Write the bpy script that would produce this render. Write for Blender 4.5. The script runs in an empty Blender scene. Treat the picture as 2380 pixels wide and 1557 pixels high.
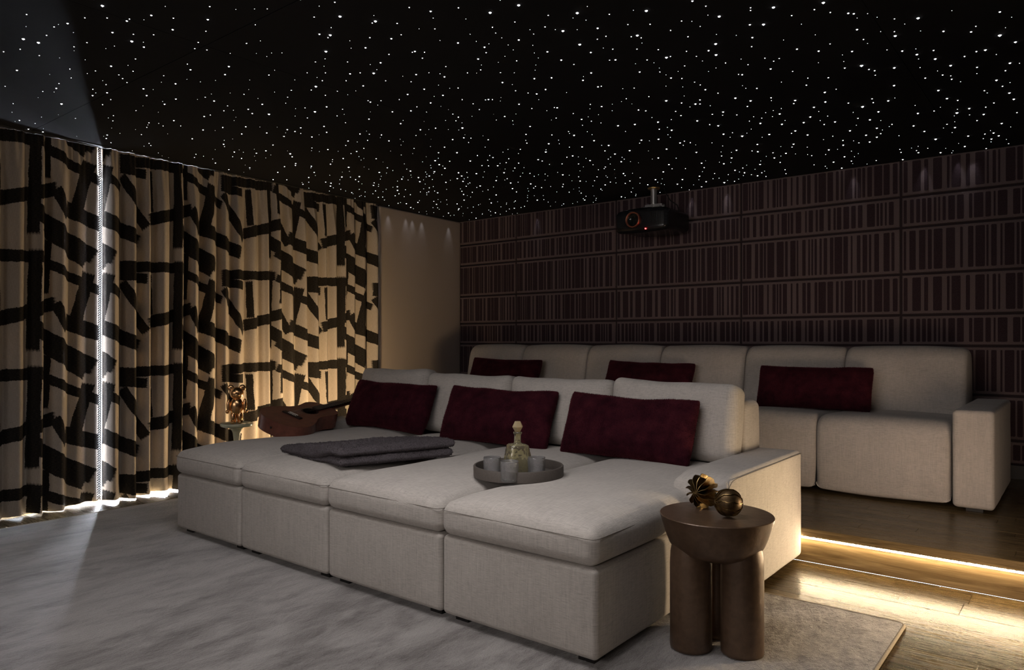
import bpy, bmesh, math, random
import numpy as np
from mathutils import Vector, Matrix, noise as mnoise

random.seed(7); RNG = np.random.default_rng(7)
SC = bpy.context.scene
COL = SC.collection
PI = math.pi
R = math.radians

# ------------------------------------------------------------------ camera
W, H = 2380, 1557
F, CX, HY, CAMZ, TH = 1684.0, 1190.0, 791.0, 1.1, R(38.58)
SN, CS = math.sin(TH), math.cos(TH)
cam_d = bpy.data.cameras.new('camera'); cam = bpy.data.objects.new('camera', cam_d); COL.objects.link(cam)
cam.location = (0, 0, CAMZ); cam.rotation_euler = (PI / 2, 0, TH)
cam_d.sensor_width = 36; cam_d.lens = 36 * F / W; cam_d.shift_y = (HY - H / 2) / W
cam_d.clip_start = 0.05
SC.camera = cam
SC.view_settings.view_transform = 'Standard'; SC.view_settings.look = 'None'
SC.view_settings.gamma = 1; SC.view_settings.exposure = 0; SC.view_settings.use_curve_mapping = False
try:
    SC.cycles.use_denoising = True
    SC.cycles.sample_clamp_indirect = 12.0
    SC.cycles.max_bounces = 8; SC.cycles.transparent_max_bounces = 12
    SC.cycles.caustics_reflective = True; SC.cycles.caustics_refractive = False
except Exception: pass

# ------------------------------------------------------------------ world and lights
wd = bpy.data.worlds.new('daylight'); SC.world = wd; wd.use_nodes = True
bg = wd.node_tree.nodes['Background']; bg.inputs[0].default_value = (0.80, 0.88, 1.0, 1); bg.inputs[1].default_value = 5.0

def area(name, loc, target, sx, sy, power, col, spread=180):
    l = bpy.data.lights.new(name, 'AREA'); l.shape = 'RECTANGLE'; l.size = sx; l.size_y = sy
    l.energy = power; l.color = col; l.spread = R(spread)
    o = bpy.data.objects.new(name, l); COL.objects.link(o); o.location = loc
    d = Vector(target) - Vector(loc); o.rotation_euler = d.to_track_quat('-Z', 'Y').to_euler()
    o['kind'] = 'helper'
    return o
# soft fills added overhead and behind the camera and the sky outside the curtained window
clo = area('overhead_fill', (-1.865, 1.455, 2.385), (-1.865, 1.455, 0), 2.1, .5, 21, (1.0, .95, .94), 140); clo.rotation_euler = (0, 0, TH)
area('front_fill', (-1.4, -2.3, 1.85), (-2.2, 5.4, 1.0), 3.6, .9, 10, (1.0, 0.90, 0.85), 75)
LW0, LWK = -5.19, -0.0536                                   # left wall: X = LW0 + LWK*Y
def lw(y): return LW0 + LWK * y
GAPY = 2.115
area('sky_daylight', (lw(2.8) - .36, 2.76, 1.2), (lw(2.8) + 1.0, 2.35, 1.1), 0.8, 2.2, 6000, (0.80, 0.88, 1.0))     # open sky outside the window, to the right of the curtain gap
def spot(name, loc, target, cone, power, col, r):
    l = bpy.data.lights.new(name, 'SPOT'); l.energy = power; l.color = col; l.shadow_soft_size = r; l.spot_size = R(cone); l.spot_blend = .9
    o = bpy.data.objects.new(name, l); COL.objects.link(o); o.location = loc; o.rotation_euler = (Vector(target) - Vector(loc)).to_track_quat('-Z', 'Y').to_euler(); o['kind'] = 'helper'
# warm spots added as fill, no fixtures: two right of frame, one behind the far arm, washing the curtain
spot('low_warm_fill', (0.05, 3.05, .36), (-1.35, 4.75, .42), 84, 44, (1.0, .73, .52), .32)
spot('low_warm_fill', (0.10, 3.55, .44), (-1.15, 2.55, .05), 120, 62, (1.0, .74, .46), .10)
spot('low_warm_fill', (-4.46, 3.58, .30), (-5.3, 3.50, .85), 172, 64, (1.0, .70, .38), .07)

# ------------------------------------------------------------------ mesh helpers
def wloc(o):
    v = Vector((0, 0, 0))
    while o: v += o.location; o = o.parent
    return v
def mesh(name, V, Fc, mat=None, smooth=True, uv=None):
    me = bpy.data.meshes.new(name); me.from_pydata([tuple(v) for v in V], [], [tuple(f) for f in Fc]); me.update()
    if smooth: me.polygons.foreach_set('use_smooth', [True] * len(me.polygons))
    if mat is not None: me.materials.append(mat)
    if uv is not None:
        l = me.uv_layers.new(name='UVMap'); idx = np.zeros(len(me.loops), dtype=np.int32); me.loops.foreach_get('vertex_index', idx)
        l.data.foreach_set('uv', np.asarray(uv, dtype=np.float32)[idx].ravel())
    return me
def put(name, V, Fc, mat, parent=None, smooth=True, loc=None, uv=None, label=None, kind=None, hard=None):
    """V in world coordinates; the origin goes to loc (top level) or the parent's origin."""
    V = np.asarray(V, dtype=float)
    org = wloc(parent) if parent else Vector(loc if loc is not None else V.mean(0))
    me = mesh(name, V - np.array(org), Fc, mat, smooth, uv)
    if hard is not None and smooth:
        me.set_sharp_from_angle(angle=R(hard))
    o = bpy.data.objects.new(name, me); COL.objects.link(o)
    if parent: o.parent = parent
    else: o.location = org
    if label: o['label'] = label
    if kind: o['kind'] = kind
    return o
def tag(o, label, cat, group=None):
    o['label'] = label; o['category'] = cat
    if group: o['group'] = group
    return o
def thing(name, label, cat, loc, group=None):
    o = bpy.data.objects.new(name, None); COL.objects.link(o); o.location = loc; o.empty_display_size = .05
    return tag(o, label, cat, group)
def join(*ms):
    V, Fc, n = [], [], 0
    for v, f in ms:
        v = np.asarray(v, dtype=float); V.append(v); Fc += [tuple(i + n for i in q) for q in f]; n += len(v)
    return np.vstack(V), Fc
def box(x0, x1, y0, y1, z0, z1):
    V = [(x0, y0, z0), (x1, y0, z0), (x1, y1, z0), (x0, y1, z0), (x0, y0, z1), (x1, y0, z1), (x1, y1, z1), (x0, y1, z1)]
    return np.array(V, float), [(0, 3, 2, 1), (4, 5, 6, 7), (0, 1, 5, 4), (1, 2, 6, 5), (2, 3, 7, 6), (3, 0, 4, 7)]
def chbox(x0, x1, y0, y1, z0, z1, c):
    """box whose top edges are chamfered by c"""
    V = [(x0, y0, z0), (x1, y0, z0), (x1, y1, z0), (x0, y1, z0), (x0, y0, z1 - c), (x1, y0, z1 - c), (x1, y1, z1 - c), (x0, y1, z1 - c),
         (x0 + c, y0 + c, z1), (x1 - c, y0 + c, z1), (x1 - c, y1 - c, z1), (x0 + c, y1 - c, z1)]
    Fc = [(0, 3, 2, 1), (8, 9, 10, 11)]
    for a in (0, 4):
        for i in range(4):
            j = (i + 1) % 4; Fc.append((a + i, a + j, a + 4 + j, a + 4 + i))
    return np.array(V, float), Fc
def axis_pts(h, r, seg, n):
    c = [r * math.tan(k * PI / 4 / seg) for k in range(seg + 1)]          # 0..r
    inner = np.linspace(-(h - r), h - r, n + 1)
    lo = [-(h - r) - t for t in reversed(c)][:-1]
    hi = [(h - r) + t for t in c][1:]
    return np.array(list(lo) + list(inner) + list(hi))
def rbox(cx, cy, cz, hx, hy, hz, r, seg=4, n=(10, 10, 4), fn=None):
    ax = [axis_pts(h, r, seg, k) for h, k in zip((hx, hy, hz), n)]
    L = [len(a) for a in ax]; idx = {}; V = []; Fc = []
    def vid(i, j, k):
        key = (i, j, k)
        if key not in idx: idx[key] = len(V); V.append((ax[0][i], ax[1][j], ax[2][k]))
        return idx[key]
    for a in range(3):
        b, c = (a + 1) % 3, (a + 2) % 3
        for side in (0, L[a] - 1):
            for i in range(L[b] - 1):
                for j in range(L[c] - 1):
                    q = []
                    for di, dj in ((0, 0), (1, 0), (1, 1), (0, 1)):
                        t = [0, 0, 0]; t[a] = side; t[b] = i + di; t[c] = j + dj; q.append(vid(*t))
                    if side == 0: q.reverse()
                    Fc.append(tuple(q))
    V = np.array(V); hh = np.array([hx - r, hy - r, hz - r]); q = np.clip(V, -hh, hh); d = V - q
    l = np.linalg.norm(d, axis=1, keepdims=True); l[l == 0] = 1; V = q + r * d / l
    if fn is not None: V = fn(V)
    return V + np.array([cx, cy, cz]), Fc
def nz(V, s, amp, seed=0):
    return np.array([mnoise.noise(Vector((p[0] * s + seed, p[1] * s + seed * 1.7, p[2] * s - seed))) for p in V]) * amp
def lathe(prof, n=32, c=(0, 0, 0), fn=None):
    V, Fc = [], []; m = len(prof)
    for i in range(n):
        a = 2 * PI * i / n
        for r, z in prof: V.append((r * math.cos(a), r * math.sin(a), z))
    for i in range(n):
        j = (i + 1) % n
        for k in range(m - 1): Fc.append((i * m + k, j * m + k, j * m + k + 1, i * m + k + 1))
    V = np.array(V)
    if fn is not None: V = fn(V)
    return V + np.array(c), Fc
def tube(pts, r, n=8, closed=False, cap=True):
    P = [Vector(p) for p in pts]; V, Fc = [], []; m = len(P); rr = r if hasattr(r, '__len__') else [r] * m
    up = Vector((0, 0, 1))
    for i, p in enumerate(P):
        if closed: t = P[(i + 1) % m] - P[i - 1]
        else: t = P[min(i + 1, m - 1)] - P[max(i - 1, 0)]
        t.normalize(); a = t.cross(up)
        if a.length < 1e-3: a = t.cross(Vector((1, 0, 0)))
        a.normalize(); b = a.cross(t)
        for k in range(n):
            an = 2 * PI * k / n; V.append(p + (a * math.cos(an) + b * math.sin(an)) * rr[i])
    for i in range(m if closed else m - 1):
        j = (i + 1) % m
        for k in range(n):
            l = (k + 1) % n; Fc.append((i * n + k, i * n + l, j * n + l, j * n + k))
    if cap and not closed: Fc += [tuple(range(n - 1, -1, -1)), tuple((m - 1) * n + k for k in range(n))]
    return np.array([tuple(v) for v in V]), Fc
def xf(M, mf):
    V, Fc = mf; M = np.array(M); return V @ M[:3, :3].T + M[:3, 3], Fc
def prism(outline, z0, z1):
    n = len(outline); V = [(x, y, z0) for x, y in outline] + [(x, y, z1) for x, y in outline]
    return np.array(V, float), [tuple(range(n - 1, -1, -1)), tuple(range(n, 2 * n))] + [(i, (i + 1) % n, n + (i + 1) % n, n + i) for i in range(n)]
def frame(o, x, y, z):
    return Matrix(((x[0], y[0], z[0], o[0]), (x[1], y[1], z[1], o[1]), (x[2], y[2], z[2], o[2]), (0, 0, 0, 1)))
def strands(V, Fc, n, length, width, seed, droop=0.0):
    """short pile: one thin triangle per strand, standing on the surface"""
    rg = np.random.default_rng(seed); V = np.asarray(V); T = []
    for f in Fc:
        T.append(f[:3])
        if len(f) == 4: T.append((f[0], f[2], f[3]))
    T = np.array(T); a, b, c = V[T[:, 0]], V[T[:, 1]], V[T[:, 2]]; N = np.cross(b - a, c - a); ar = np.linalg.norm(N, axis=1)
    k = rg.choice(len(T), n, p=ar / ar.sum()); u = rg.random((n, 2)); sw = u.sum(1) > 1; u[sw] = 1 - u[sw]
    p = a[k] + (b - a)[k] * u[:, :1] + (c - a)[k] * u[:, 1:]; nn = N[k] / ar[k][:, None]
    d = nn + rg.normal(0, .38, (n, 3)) + np.array([0, 0, -droop]); d /= np.linalg.norm(d, axis=1, keepdims=True)
    s = np.cross(d, rg.normal(0, 1, (n, 3))); s /= np.linalg.norm(s, axis=1, keepdims=True)
    l = length * rg.uniform(.6, 1.2, (n, 1))
    O = np.empty((n * 3, 3)); O[0::3] = p - s * width / 2; O[1::3] = p + s * width / 2; O[2::3] = p + d * l
    return O, [(3 * i, 3 * i + 1, 3 * i + 2) for i in range(n)]
def onplane(px, py, z):
    d = (CAMZ - z) * F / (py - HY); u = (px - CX) / F
    return (d * (-SN + u * CS), d * (CS + u * SN), z)

# ------------------------------------------------------------------ materials
class Nt:
    def __init__(s, name):
        s.m = bpy.data.materials.new(name); s.m.use_nodes = True; s.t = s.m.node_tree; s.n = s.t.nodes; s.b = s.n['Principled BSDF']; s.out = s.n['Material Output']
    def add(s, typ, **k):
        o = s.n.new(typ)
        for a, v in k.items():
            if a.startswith('i_'):
                key = a[2:].replace('_', ' ').title() if not a[2:].isdigit() else int(a[2:])
                o.inputs[key].default_value = v
            else: setattr(o, a, v)
        return o
    def L(s, a, b): s.t.links.new(a, b)
    def set(s, **k):
        for a, v in k.items():
            key = {'col': 'Base Color', 'rough': 'Roughness', 'metal': 'Metallic', 'spec': 'Specular IOR Level', 'ior': 'IOR', 'trans': 'Transmission Weight',
                   'sheen': 'Sheen Weight', 'shr': 'Sheen Roughness', 'sht': 'Sheen Tint', 'coat': 'Coat Weight', 'emc': 'Emission Color', 'ems': 'Emission Strength', 'aniso': 'Anisotropic'}[a]
            if a in ('col', 'emc', 'sht') and len(v) == 3: v = (*v, 1)
            s.b.inputs[key].default_value = v
        return s
    def coords(s, scale=(1, 1, 1), rot=(0, 0, 0), src='Object'):
        tc = s.add('ShaderNodeTexCoord'); mp = s.add('ShaderNodeMapping'); mp.inputs['Scale'].default_value = scale; mp.inputs['Rotation'].default_value = rot
        s.L(tc.outputs[src], mp.inputs[0]); return mp.outputs[0]
    def noise(s, scale, detail=4, rough=.55, vec=None, dist=0):
        n = s.add('ShaderNodeTexNoise'); n.inputs['Scale'].default_value = scale; n.inputs['Detail'].default_value = detail; n.inputs['Roughness'].default_value = rough; n.inputs['Distortion'].default_value = dist
        if vec is not None: s.L(vec, n.inputs['Vector'])
        return n.outputs['Fac']
    def ramp(s, fac, stops):
        r = s.add('ShaderNodeValToRGB'); e = r.color_ramp.elements
        while len(e) < len(stops): e.new(.5)
        for q, (p, c) in zip(e, stops): q.position = p; q.color = (*c, 1)
        s.L(fac, r.inputs[0]); return r.outputs[0]
    def math(s, op, a, b=None, c=None):
        m = s.add('ShaderNodeMath', operation=op)
        for i, v in enumerate((a, b, c)):
            if v is None: continue
            if isinstance(v, (int, float)): m.inputs[i].default_value = v
            else: s.L(v, m.inputs[i])
        return m.outputs[0]
    def mix(s, fac, a, b):
        m = s.add('ShaderNodeMix', data_type='RGBA')
        for i, v in ((0, fac), (6, a), (7, b)):
            if isinstance(v, (int, float)): m.inputs[i].default_value = v
            elif isinstance(v, tuple): m.inputs[i].default_value = (*v, 1) if len(v) == 3 else v
            else: s.L(v, m.inputs[i])
        return m.outputs[2]
    def bump(s, h, strength, dist):
        b = s.add('ShaderNodeBump'); b.inputs['Strength'].default_value = strength; b.inputs['Distance'].default_value = dist
        s.L(h, b.inputs['Height']); s.L(b.outputs[0], s.b.inputs['Normal']); return b
def plain(name, col, rough=.5, metal=0, spec=.5, var=.08, sc=25, bump=0, **k):
    """a simple procedural finish: base colour with a little mottling and an optional fine relief"""
    t = Nt(name); t.set(rough=rough, metal=metal, spec=spec, **k); v = t.coords(); n = t.noise(sc, 5, .6, v)
    lo = tuple(c * (1 - var) for c in col); hi = tuple(min(1, c * (1 + var)) for c in col)
    t.L(t.ramp(n, [(.3, lo), (.7, hi)]), t.b.inputs['Base Color'])
    if bump: t.bump(n, bump, .002)
    return t.m

def linen(name, col):
    t = Nt(name); t.set(rough=.9, spec=.2, sheen=.15, shr=.5)
    g = t.add('ShaderNodeNewGeometry'); sx = t.add('ShaderNodeSeparateXYZ'); t.L(g.outputs['Normal'], sx.inputs[0])
    up = t.math('GREATER_THAN', t.math('ABSOLUTE', sx.outputs[2]), .72)
    tc = t.add('ShaderNodeTexCoord')
    def nm(scale, s=1., d=2):
        mp = t.add('ShaderNodeMapping'); mp.inputs['Scale'].default_value = scale; t.L(tc.outputs['Object'], mp.inputs[0]); return t.noise(s, d, .6, mp.outputs[0])
    def pick(a, b):
        m = t.add('ShaderNodeMix', data_type='FLOAT'); t.L(up, m.inputs[0]); t.L(a, m.inputs[2]); t.L(b, m.inputs[3]); return m.outputs[0]
    weft = pick(nm((34, 34, 860)), nm((34, 760, 34))); warp = pick(nm((800, 800, 22)), nm((760, 24, 24)))
    slub = pick(nm((110, 110, 3)), nm((110, 4, 4)))
    big = nm((6, 6, 6), 1, 3)
    h = t.math('ADD', t.math('MULTIPLY', weft, .6), t.math('MULTIPLY', warp, .4))
    f = t.math('ADD', t.math('MULTIPLY', h, .75), t.math('MULTIPLY', t.math('ADD', slub, big), .125))
    dk = tuple(c * .68 for c in col); lt = tuple(min(1, c * 1.25) for c in col)
    t.L(t.ramp(f, [(.36, dk), (.50, col), (.64, lt)]), t.b.inputs['Base Color'])
    t.bump(h, .55, .0016)
    return t.m
M = {}
M['linen'] = linen('linen', (.47, .435, .40))
M['linen_seam'] = plain('linen_seam', (.20, .18, .16), .9, spec=.1)
M['feet'] = plain('black_feet', (.012, .011, .011), .5)

def velvet(name, a, b, c):
    t = Nt(name); t.set(rough=.95, spec=.08, sheen=.35, shr=.35, sht=(.55, .12, .16)); v = t.coords()
    n1 = t.noise(14, 3, .6, v); n2 = t.noise(330, 2, .6, v)
    f = t.math('ADD', t.math('MULTIPLY', n1, .65), t.math('MULTIPLY', n2, .35))
    t.L(t.ramp(f, [(.35, a), (.52, b), (.68, c)]), t.b.inputs['Base Color']); t.bump(n2, .6, .003); return t.m
M['velvet'] = velvet('burgundy_velvet', (.016, .0025, .0055), (.036, .006, .011), (.066, .012, .018))
M['throw'] = plain('charcoal_knit', (.085, .074, .080), .95, spec=.1, var=.35, sc=160, bump=.8)

def rugmat():
    t = Nt('rug_pile'); t.set(rough=.85, spec=.15, sheen=.6, shr=.35)
    n1 = t.noise(1.0, 8, .72, t.coords((11, 3.4, 4)), .5); n2 = t.noise(1.0, 4, .6, t.coords((3.2, 1.3, 1)), .8); n3 = t.noise(420, 2, .6, t.coords((1, .45, 1)))
    f = t.math('ADD', t.math('ADD', t.math('MULTIPLY', n1, .50), t.math('MULTIPLY', n2, .38)), t.math('MULTIPLY', n3, .12))
    t.L(t.ramp(f, [(.37, (.10, .088, .082)), (.455, (.215, .198, .190)), (.54, (.335, .315, .303)), (.68, (.43, .41, .395))]), t.b.inputs['Base Color'])
    n4 = t.noise(60, 4, .7, t.coords((1.6, .8, 1))); h = t.math('ADD', t.math('MULTIPLY', n4, .7), t.math('MULTIPLY', n3, .3))
    t.bump(h, .9, .014); return t.m
M['rug'] = rugmat()
M['rug_edge'] = plain('rug_binding', (.36, .31, .24), .9, spec=.1, var=.15, sc=200, bump=.5)

def oak(name, dark, mid, light, rough):
    t = Nt(name); t.set(rough=rough, spec=.22); tc = t.add('ShaderNodeTexCoord'); oi = t.add('ShaderNodeObjectInfo')
    va = t.add('ShaderNodeVectorMath', operation='SCALE'); va.inputs[0].default_value = (37, 19, 11); t.L(oi.outputs['Random'], va.inputs['Scale'])
    ad = t.add('ShaderNodeVectorMath', operation='ADD'); t.L(tc.outputs['Object'], ad.inputs[0]); t.L(va.outputs[0], ad.inputs[1])
    mp = t.add('ShaderNodeMapping'); mp.inputs['Scale'].default_value = (1.6, 22, 22); t.L(ad.outputs[0], mp.inputs[0]); n = t.noise(1.4, 6, .6, mp.outputs[0], 1.2)
    mp2 = t.add('ShaderNodeMapping'); mp2.inputs['Scale'].default_value = (9, 330, 330); t.L(ad.outputs[0], mp2.inputs[0]); p = t.noise(1, 3, .6, mp2.outputs[0])
    f = t.math('ADD', t.math('MULTIPLY', n, .72), t.math('MULTIPLY', p, .28))
    f = t.math('ADD', f, t.math('MULTIPLY', t.math('SUBTRACT', oi.outputs['Random'], .5), .16))
    t.L(t.ramp(f, [(.34, dark), (.5, mid), (.66, light)]), t.b.inputs['Base Color']); t.bump(p, .25, .0008)
    rr = t.math('ADD', t.math('MULTIPLY', p, .16), rough - .08); t.L(rr, t.b.inputs['Roughness']); return t.m
M['oak'] = oak('oak_floor', (.026, .016, .0055), (.054, .034, .0125), (.092, .061, .024), .27)
M['oak_riser'] = oak('oak_riser', (.075, .046, .018), (.140, .094, .043), (.21, .148, .075), .38)
M['oak_dark'] = oak('oak_platform', (.065, .043, .018), (.120, .083, .038), (.175, .125, .060), .28)
M['gap'] = plain('floor_joint', (.012, .009, .006), .9)
M['ceiling'] = plain('black_velvet_ceiling', (.0085, .0080, .0092), .95, spec=.1, sheen=.02, shr=.5)
M['wall'] = plain('taupe_fabric_wall', (.50, .43, .385), .95, spec=.1, var=.05, sc=300, bump=.3)
M['dark'] = plain('dark_wall_paint', (.035, .030, .028), .9)
def pile(name, a, b):
    t = Nt(name); t.set(rough=.95, spec=.05, sheen=.1); v = t.coords(); n = t.noise(260, 3, .7, v)
    t.L(t.ramp(n, [(.32, a), (.68, b)]), t.b.inputs['Base Color']); t.bump(n, .8, .003); return t.m
M['panel'] = pile('wall_panel_ground', (.118, .086, .088), (.205, .156, .156))
M['pile'] = pile('wall_panel_pile', (.030, .018, .022), (.066, .042, .048))
M['groove'] = plain('panel_groove', (.034, .021, .024), .95)
M['base'] = plain('black_baseboard', (.010, .009, .009), .5)
def emis(name, col, s, sampling='AUTO'):
    t = Nt(name); t.set(col=(.8, .8, .8), emc=col, ems=s); t.m.cycles.emission_sampling = sampling; return t.m
M['star'] = emis('fibre_star', (.95, .96, 1.0), 13.0, 'NONE')
M['led'] = emis('led_diode', (1.0, .79, .50), 270.0); M['led2'] = emis('led_diode_side', (1.0, .80, .52), 170.0)
M['brass'] = plain('aged_brass', (.25, .172, .075), .36, 1.0, var=.5, sc=60, bump=.35)
M['brass_dark'] = plain('dark_brass', (.10, .062, .028), .45, .8, var=.4, sc=80, bump=.3)
M['gold'] = plain('polished_rose_gold', (.92, .55, .27), .24, 1.0, var=.1)
M['bronze'] = plain('dark_bronze_stool', (.110, .068, .043), .33, .3, var=.22, sc=40, bump=.45)
M['tray'] = plain('grey_leather', (.095, .080, .070), .6, var=.12, sc=140, bump=.3)
M['stopper'] = plain('champagne_metal', (.62, .50, .30), .35, .6)
M['mahog'] = plain('mahogany', (.145, .050, .034), .32, var=.25, sc=30)
M['rosew'] = plain('rosewood', (.022, .012, .010), .4)
M['steel'] = plain('steel', (.62, .60, .58), .3, 1.0)
M['bone'] = plain('bone_white', (.72, .68, .60), .4)
M['black'] = plain('black_plastic', (.008, .008, .010), .25)
M['blackm'] = plain('black_matte', (.006, .006, .006), .8)
M['copper'] = plain('copper_ring', (.42, .16, .10), .35, .8)
M['lens'] = plain('lens_glass', (.008, .010, .008), .05)
M['red'] = emis('red_indicator', (1, .02, .02), 30.0)
M['white'] = plain('window_frame_white', (.75, .75, .74), .4)
M['sheet'] = plain('mount_aluminium', (.55, .54, .53), .35, .9)
M['gild'] = plain('brass_flange', (.50, .36, .16), .4, .9)
def glassm(name, col=(1, 1, 1), rough=0.0, ior=1.5, tr=1.0):
    t = Nt(name); t.set(col=col, rough=rough, trans=tr, ior=ior); return t.m
M['glass'] = glassm('clear_glass', (.95, .94, .95), .02, 1.5, .86)
M['greenglass'] = glassm('decanter_glass', (.93, .88, .62), .03, 1.5, .90)
M['milk'] = plain('pale_green_cast_glass', (.62, .66, .50), .22, var=.15, sc=18, trans=.35, coat=.6)
def pane():
    t = Nt('window_pane'); tr = t.add('ShaderNodeBsdfTransparent'); gl = t.add('ShaderNodeBsdfGlossy'); gl.inputs['Roughness'].default_value = .02
    mx = t.add('ShaderNodeMixShader'); mx.inputs[0].default_value = .06; t.L(tr.outputs[0], mx.inputs[1]); t.L(gl.outputs[0], mx.inputs[2]); t.L(mx.outputs[0], t.out.inputs[0]); return t.m
M['pane'] = pane()

def curtain_mat():
    """linen printed with wide dry-brush strokes; UV = metres of cloth (across, down from the heading)"""
    t = Nt('brush_stroke_linen'); t.set(rough=.9, spec=.15)
    PU, PV = 1.24, .74
    S = [(.508, .053, .56, .09, -2), (.341, .13, .22, .08, 5), (.727, .32, .64, .10, 91), (.504, .25, .29, .065, 88), (.345, .345, .40, .065, 60), (.67, .40, .436, .088, -16),
         (.915, .62, .475, .09, 35), (.20, .535, .44, .095, 24), (.095, .30, .36, .09, 101), (.035, .16, .44, .058, 28), (-.02, -.055, .35, .085, 38), (.914, .424, .19, .065, 67), (.835, .10, .345, .055, 92)]
    S2 = []
    for (u, v_, ln, w_, an) in S:
        a = R(an); X_, Y_ = ln * math.cos(a) * 1.305, ln * math.sin(a)
        S2.append((u * 1.305, v_, math.hypot(X_, Y_), w_ * (abs(math.cos(a)) * .80 + abs(math.sin(a)) * .86), math.degrees(math.atan2(Y_, X_))))
    S = S2
    uv = t.add('ShaderNodeUVMap'); uv.uv_map = 'UVMap'
    nn = t.add('ShaderNodeTexNoise'); nn.inputs['Scale'].default_value = 9; nn.inputs['Detail'].default_value = 2; t.L(uv.outputs[0], nn.inputs['Vector'])
    nf = t.add('ShaderNodeTexNoise'); nf.inputs['Scale'].default_value = 130; nf.inputs['Detail'].default_value = 3; t.L(uv.outputs[0], nf.inputs['Vector'])
    def off(node, amp, src):
        a = t.add('ShaderNodeVectorMath', operation='SUBTRACT'); t.L(node.outputs['Color'], a.inputs[0]); a.inputs[1].default_value = (.5, .5, .5)
        b = t.add('ShaderNodeVectorMath', operation='MULTIPLY_ADD'); t.L(a.outputs[0], b.inputs[0]); b.inputs[1].default_value = (amp, amp, 0); t.L(src, b.inputs[2]); return b.outputs[0]
    v = off(nf, .014, off(nn, .022, uv.outputs[0]))
    w = t.add('ShaderNodeVectorMath', operation='WRAP'); t.L(v, w.inputs[0]); w.inputs[1].default_value = (PU, PV, 1); w.inputs[2].default_value = (0, 0, -1)
    cur = None
    for (u, vv, ln, wd_, an) in S:
        a = R(an); ex = abs(math.cos(a)) * ln / 2 + abs(math.sin(a)) * wd_ / 2; ey = abs(math.sin(a)) * ln / 2 + abs(math.cos(a)) * wd_ / 2
        for i in (-1, 0, 1):
            for j in (-1, 0, 1):
                x, y = u + i * PU, vv + j * PV
                if x + ex < -.02 or x - ex > PU + .02 or y + ey < -.02 or y - ey > PV + .02: continue
                mp = t.add('ShaderNodeMapping', vector_type='TEXTURE'); mp.inputs['Location'].default_value = (x, y, 0); mp.inputs['Rotation'].default_value = (0, 0, a); mp.inputs['Scale'].default_value = (ln / 2, wd_ / 2, 1)
                t.L(w.outputs[0], mp.inputs[0]); ab = t.add('ShaderNodeVectorMath', operation='ABSOLUTE'); t.L(mp.outputs[0], ab.inputs[0])
                sp = t.add('ShaderNodeSeparateXYZ'); t.L(ab.outputs[0], sp.inputs[0]); q = t.add('ShaderNodeSeparateXYZ'); t.L(mp.outputs[0], q.inputs[0]); wv = t.math('SINE', t.math('MULTIPLY', t.math('ADD', q.outputs[1], u * 3), 13.0)); m = t.math('MAXIMUM', t.math('MULTIPLY_ADD', wv, .0028 / (ln / 2), sp.outputs[0]), sp.outputs[1])
                cur = m if cur is None else t.math('MINIMUM', cur, m)
    ink = t.add('ShaderNodeMapRange'); ink.inputs['From Min'].default_value = .97; ink.inputs['From Max'].default_value = 1.03; ink.inputs['To Min'].default_value = 1; ink.inputs['To Max'].default_value = 0; t.L(cur, ink.inputs[0])
    vs = t.add('ShaderNodeMapping'); vs.inputs['Scale'].default_value = (60, 700, 1); t.L(uv.outputs[0], vs.inputs[0]); th1 = t.noise(1, 2, .6, vs.outputs[0])
    vt = t.add('ShaderNodeMapping'); vt.inputs['Scale'].default_value = (700, 30, 1); t.L(uv.outputs[0], vt.inputs[0]); th2 = t.noise(1, 2, .6, vt.outputs[0])
    th = t.math('MULTIPLY', t.math('ADD', th1, th2), .5)
    cloth = t.ramp(th, [(.36, (.38, .325, .27)), (.62, (.53, .465, .395))]); dry = t.ramp(th1, [(.42, (.009, .008, .008)), (.70, (.050, .042, .034))])
    col = t.mix(ink.outputs[0], cloth, dry); t.L(col, t.b.inputs['Base Color']); t.bump(th, .3, .001)
    return t.m
M['curtain'] = curtain_mat()
M['braid'] = plain('grey_braid', (.11, .105, .11), .8, var=.5, sc=260)

# ------------------------------------------------------------------ room shell
BY, ZC, PZ, PY = 5.94, 2.416, 0.167, 3.745          # back wall, ceiling, platform height, riser
RX, FY = 1.6, -2.6                                   # right wall and front wall behind the camera
def struct(o, kind='structure'): o['kind'] = kind; return o
def empty(name, loc=(0, 0, 0)):
    o = bpy.data.objects.new(name, None); COL.objects.link(o); o.location = loc; return struct(o)

# left wall with a window opening (a run of boxes in wall coordinates, skewed a little)
WY0, WY1, WZ1 = 0.6, 2.95, 2.28
def skew(mf): V, Fc = mf; V = V.copy(); V[:, 0] += LW0 + LWK * V[:, 1]; return V, Fc
lwall = struct(put('wall_left', *skew(join(box(-.12, 0, FY, WY0, 0, ZC + .1), box(-.12, 0, WY1, BY + .1, 0, ZC + .1), box(-.12, 0, WY0, WY1, WZ1, ZC + .1))), M['wall'], smooth=False, loc=(0, 0, 0)))
fp = rbox(0.022, (4.70 + BY) / 2, (ZC + PZ) / 2, .022, (BY - 4.70) / 2, (ZC - PZ) / 2 - .002, .02, 3, (2, 8, 12))
put('fabric_panel', *skew(fp), M['wall'], lwall, label='taupe upholstered wall panel with rounded edge')
fr = []
for y0, y1, z0, z1 in ((WY0, WY0 + .06, 0, WZ1), (WY1 - .06, WY1, 0, WZ1), (WY0, WY1, WZ1 - .06, WZ1), (WY0, WY1, 0, .03), (1.74, 1.80, 0, WZ1)): fr.append(box(-.09, -.03, y0, y1, z0, z1))
win = struct(put('window_1', *skew(join(*fr)), M['white'], smooth=False, loc=(lw(1.7), 1.7, 0)))
for y0, y1 in ((WY0 + .06, 1.74), (1.80, WY1 - .06)): put('pane', *skew(box(-.062, -.056, y0, y1, .03, WZ1 - .06)), M['pane'], win, smooth=False)
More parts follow.
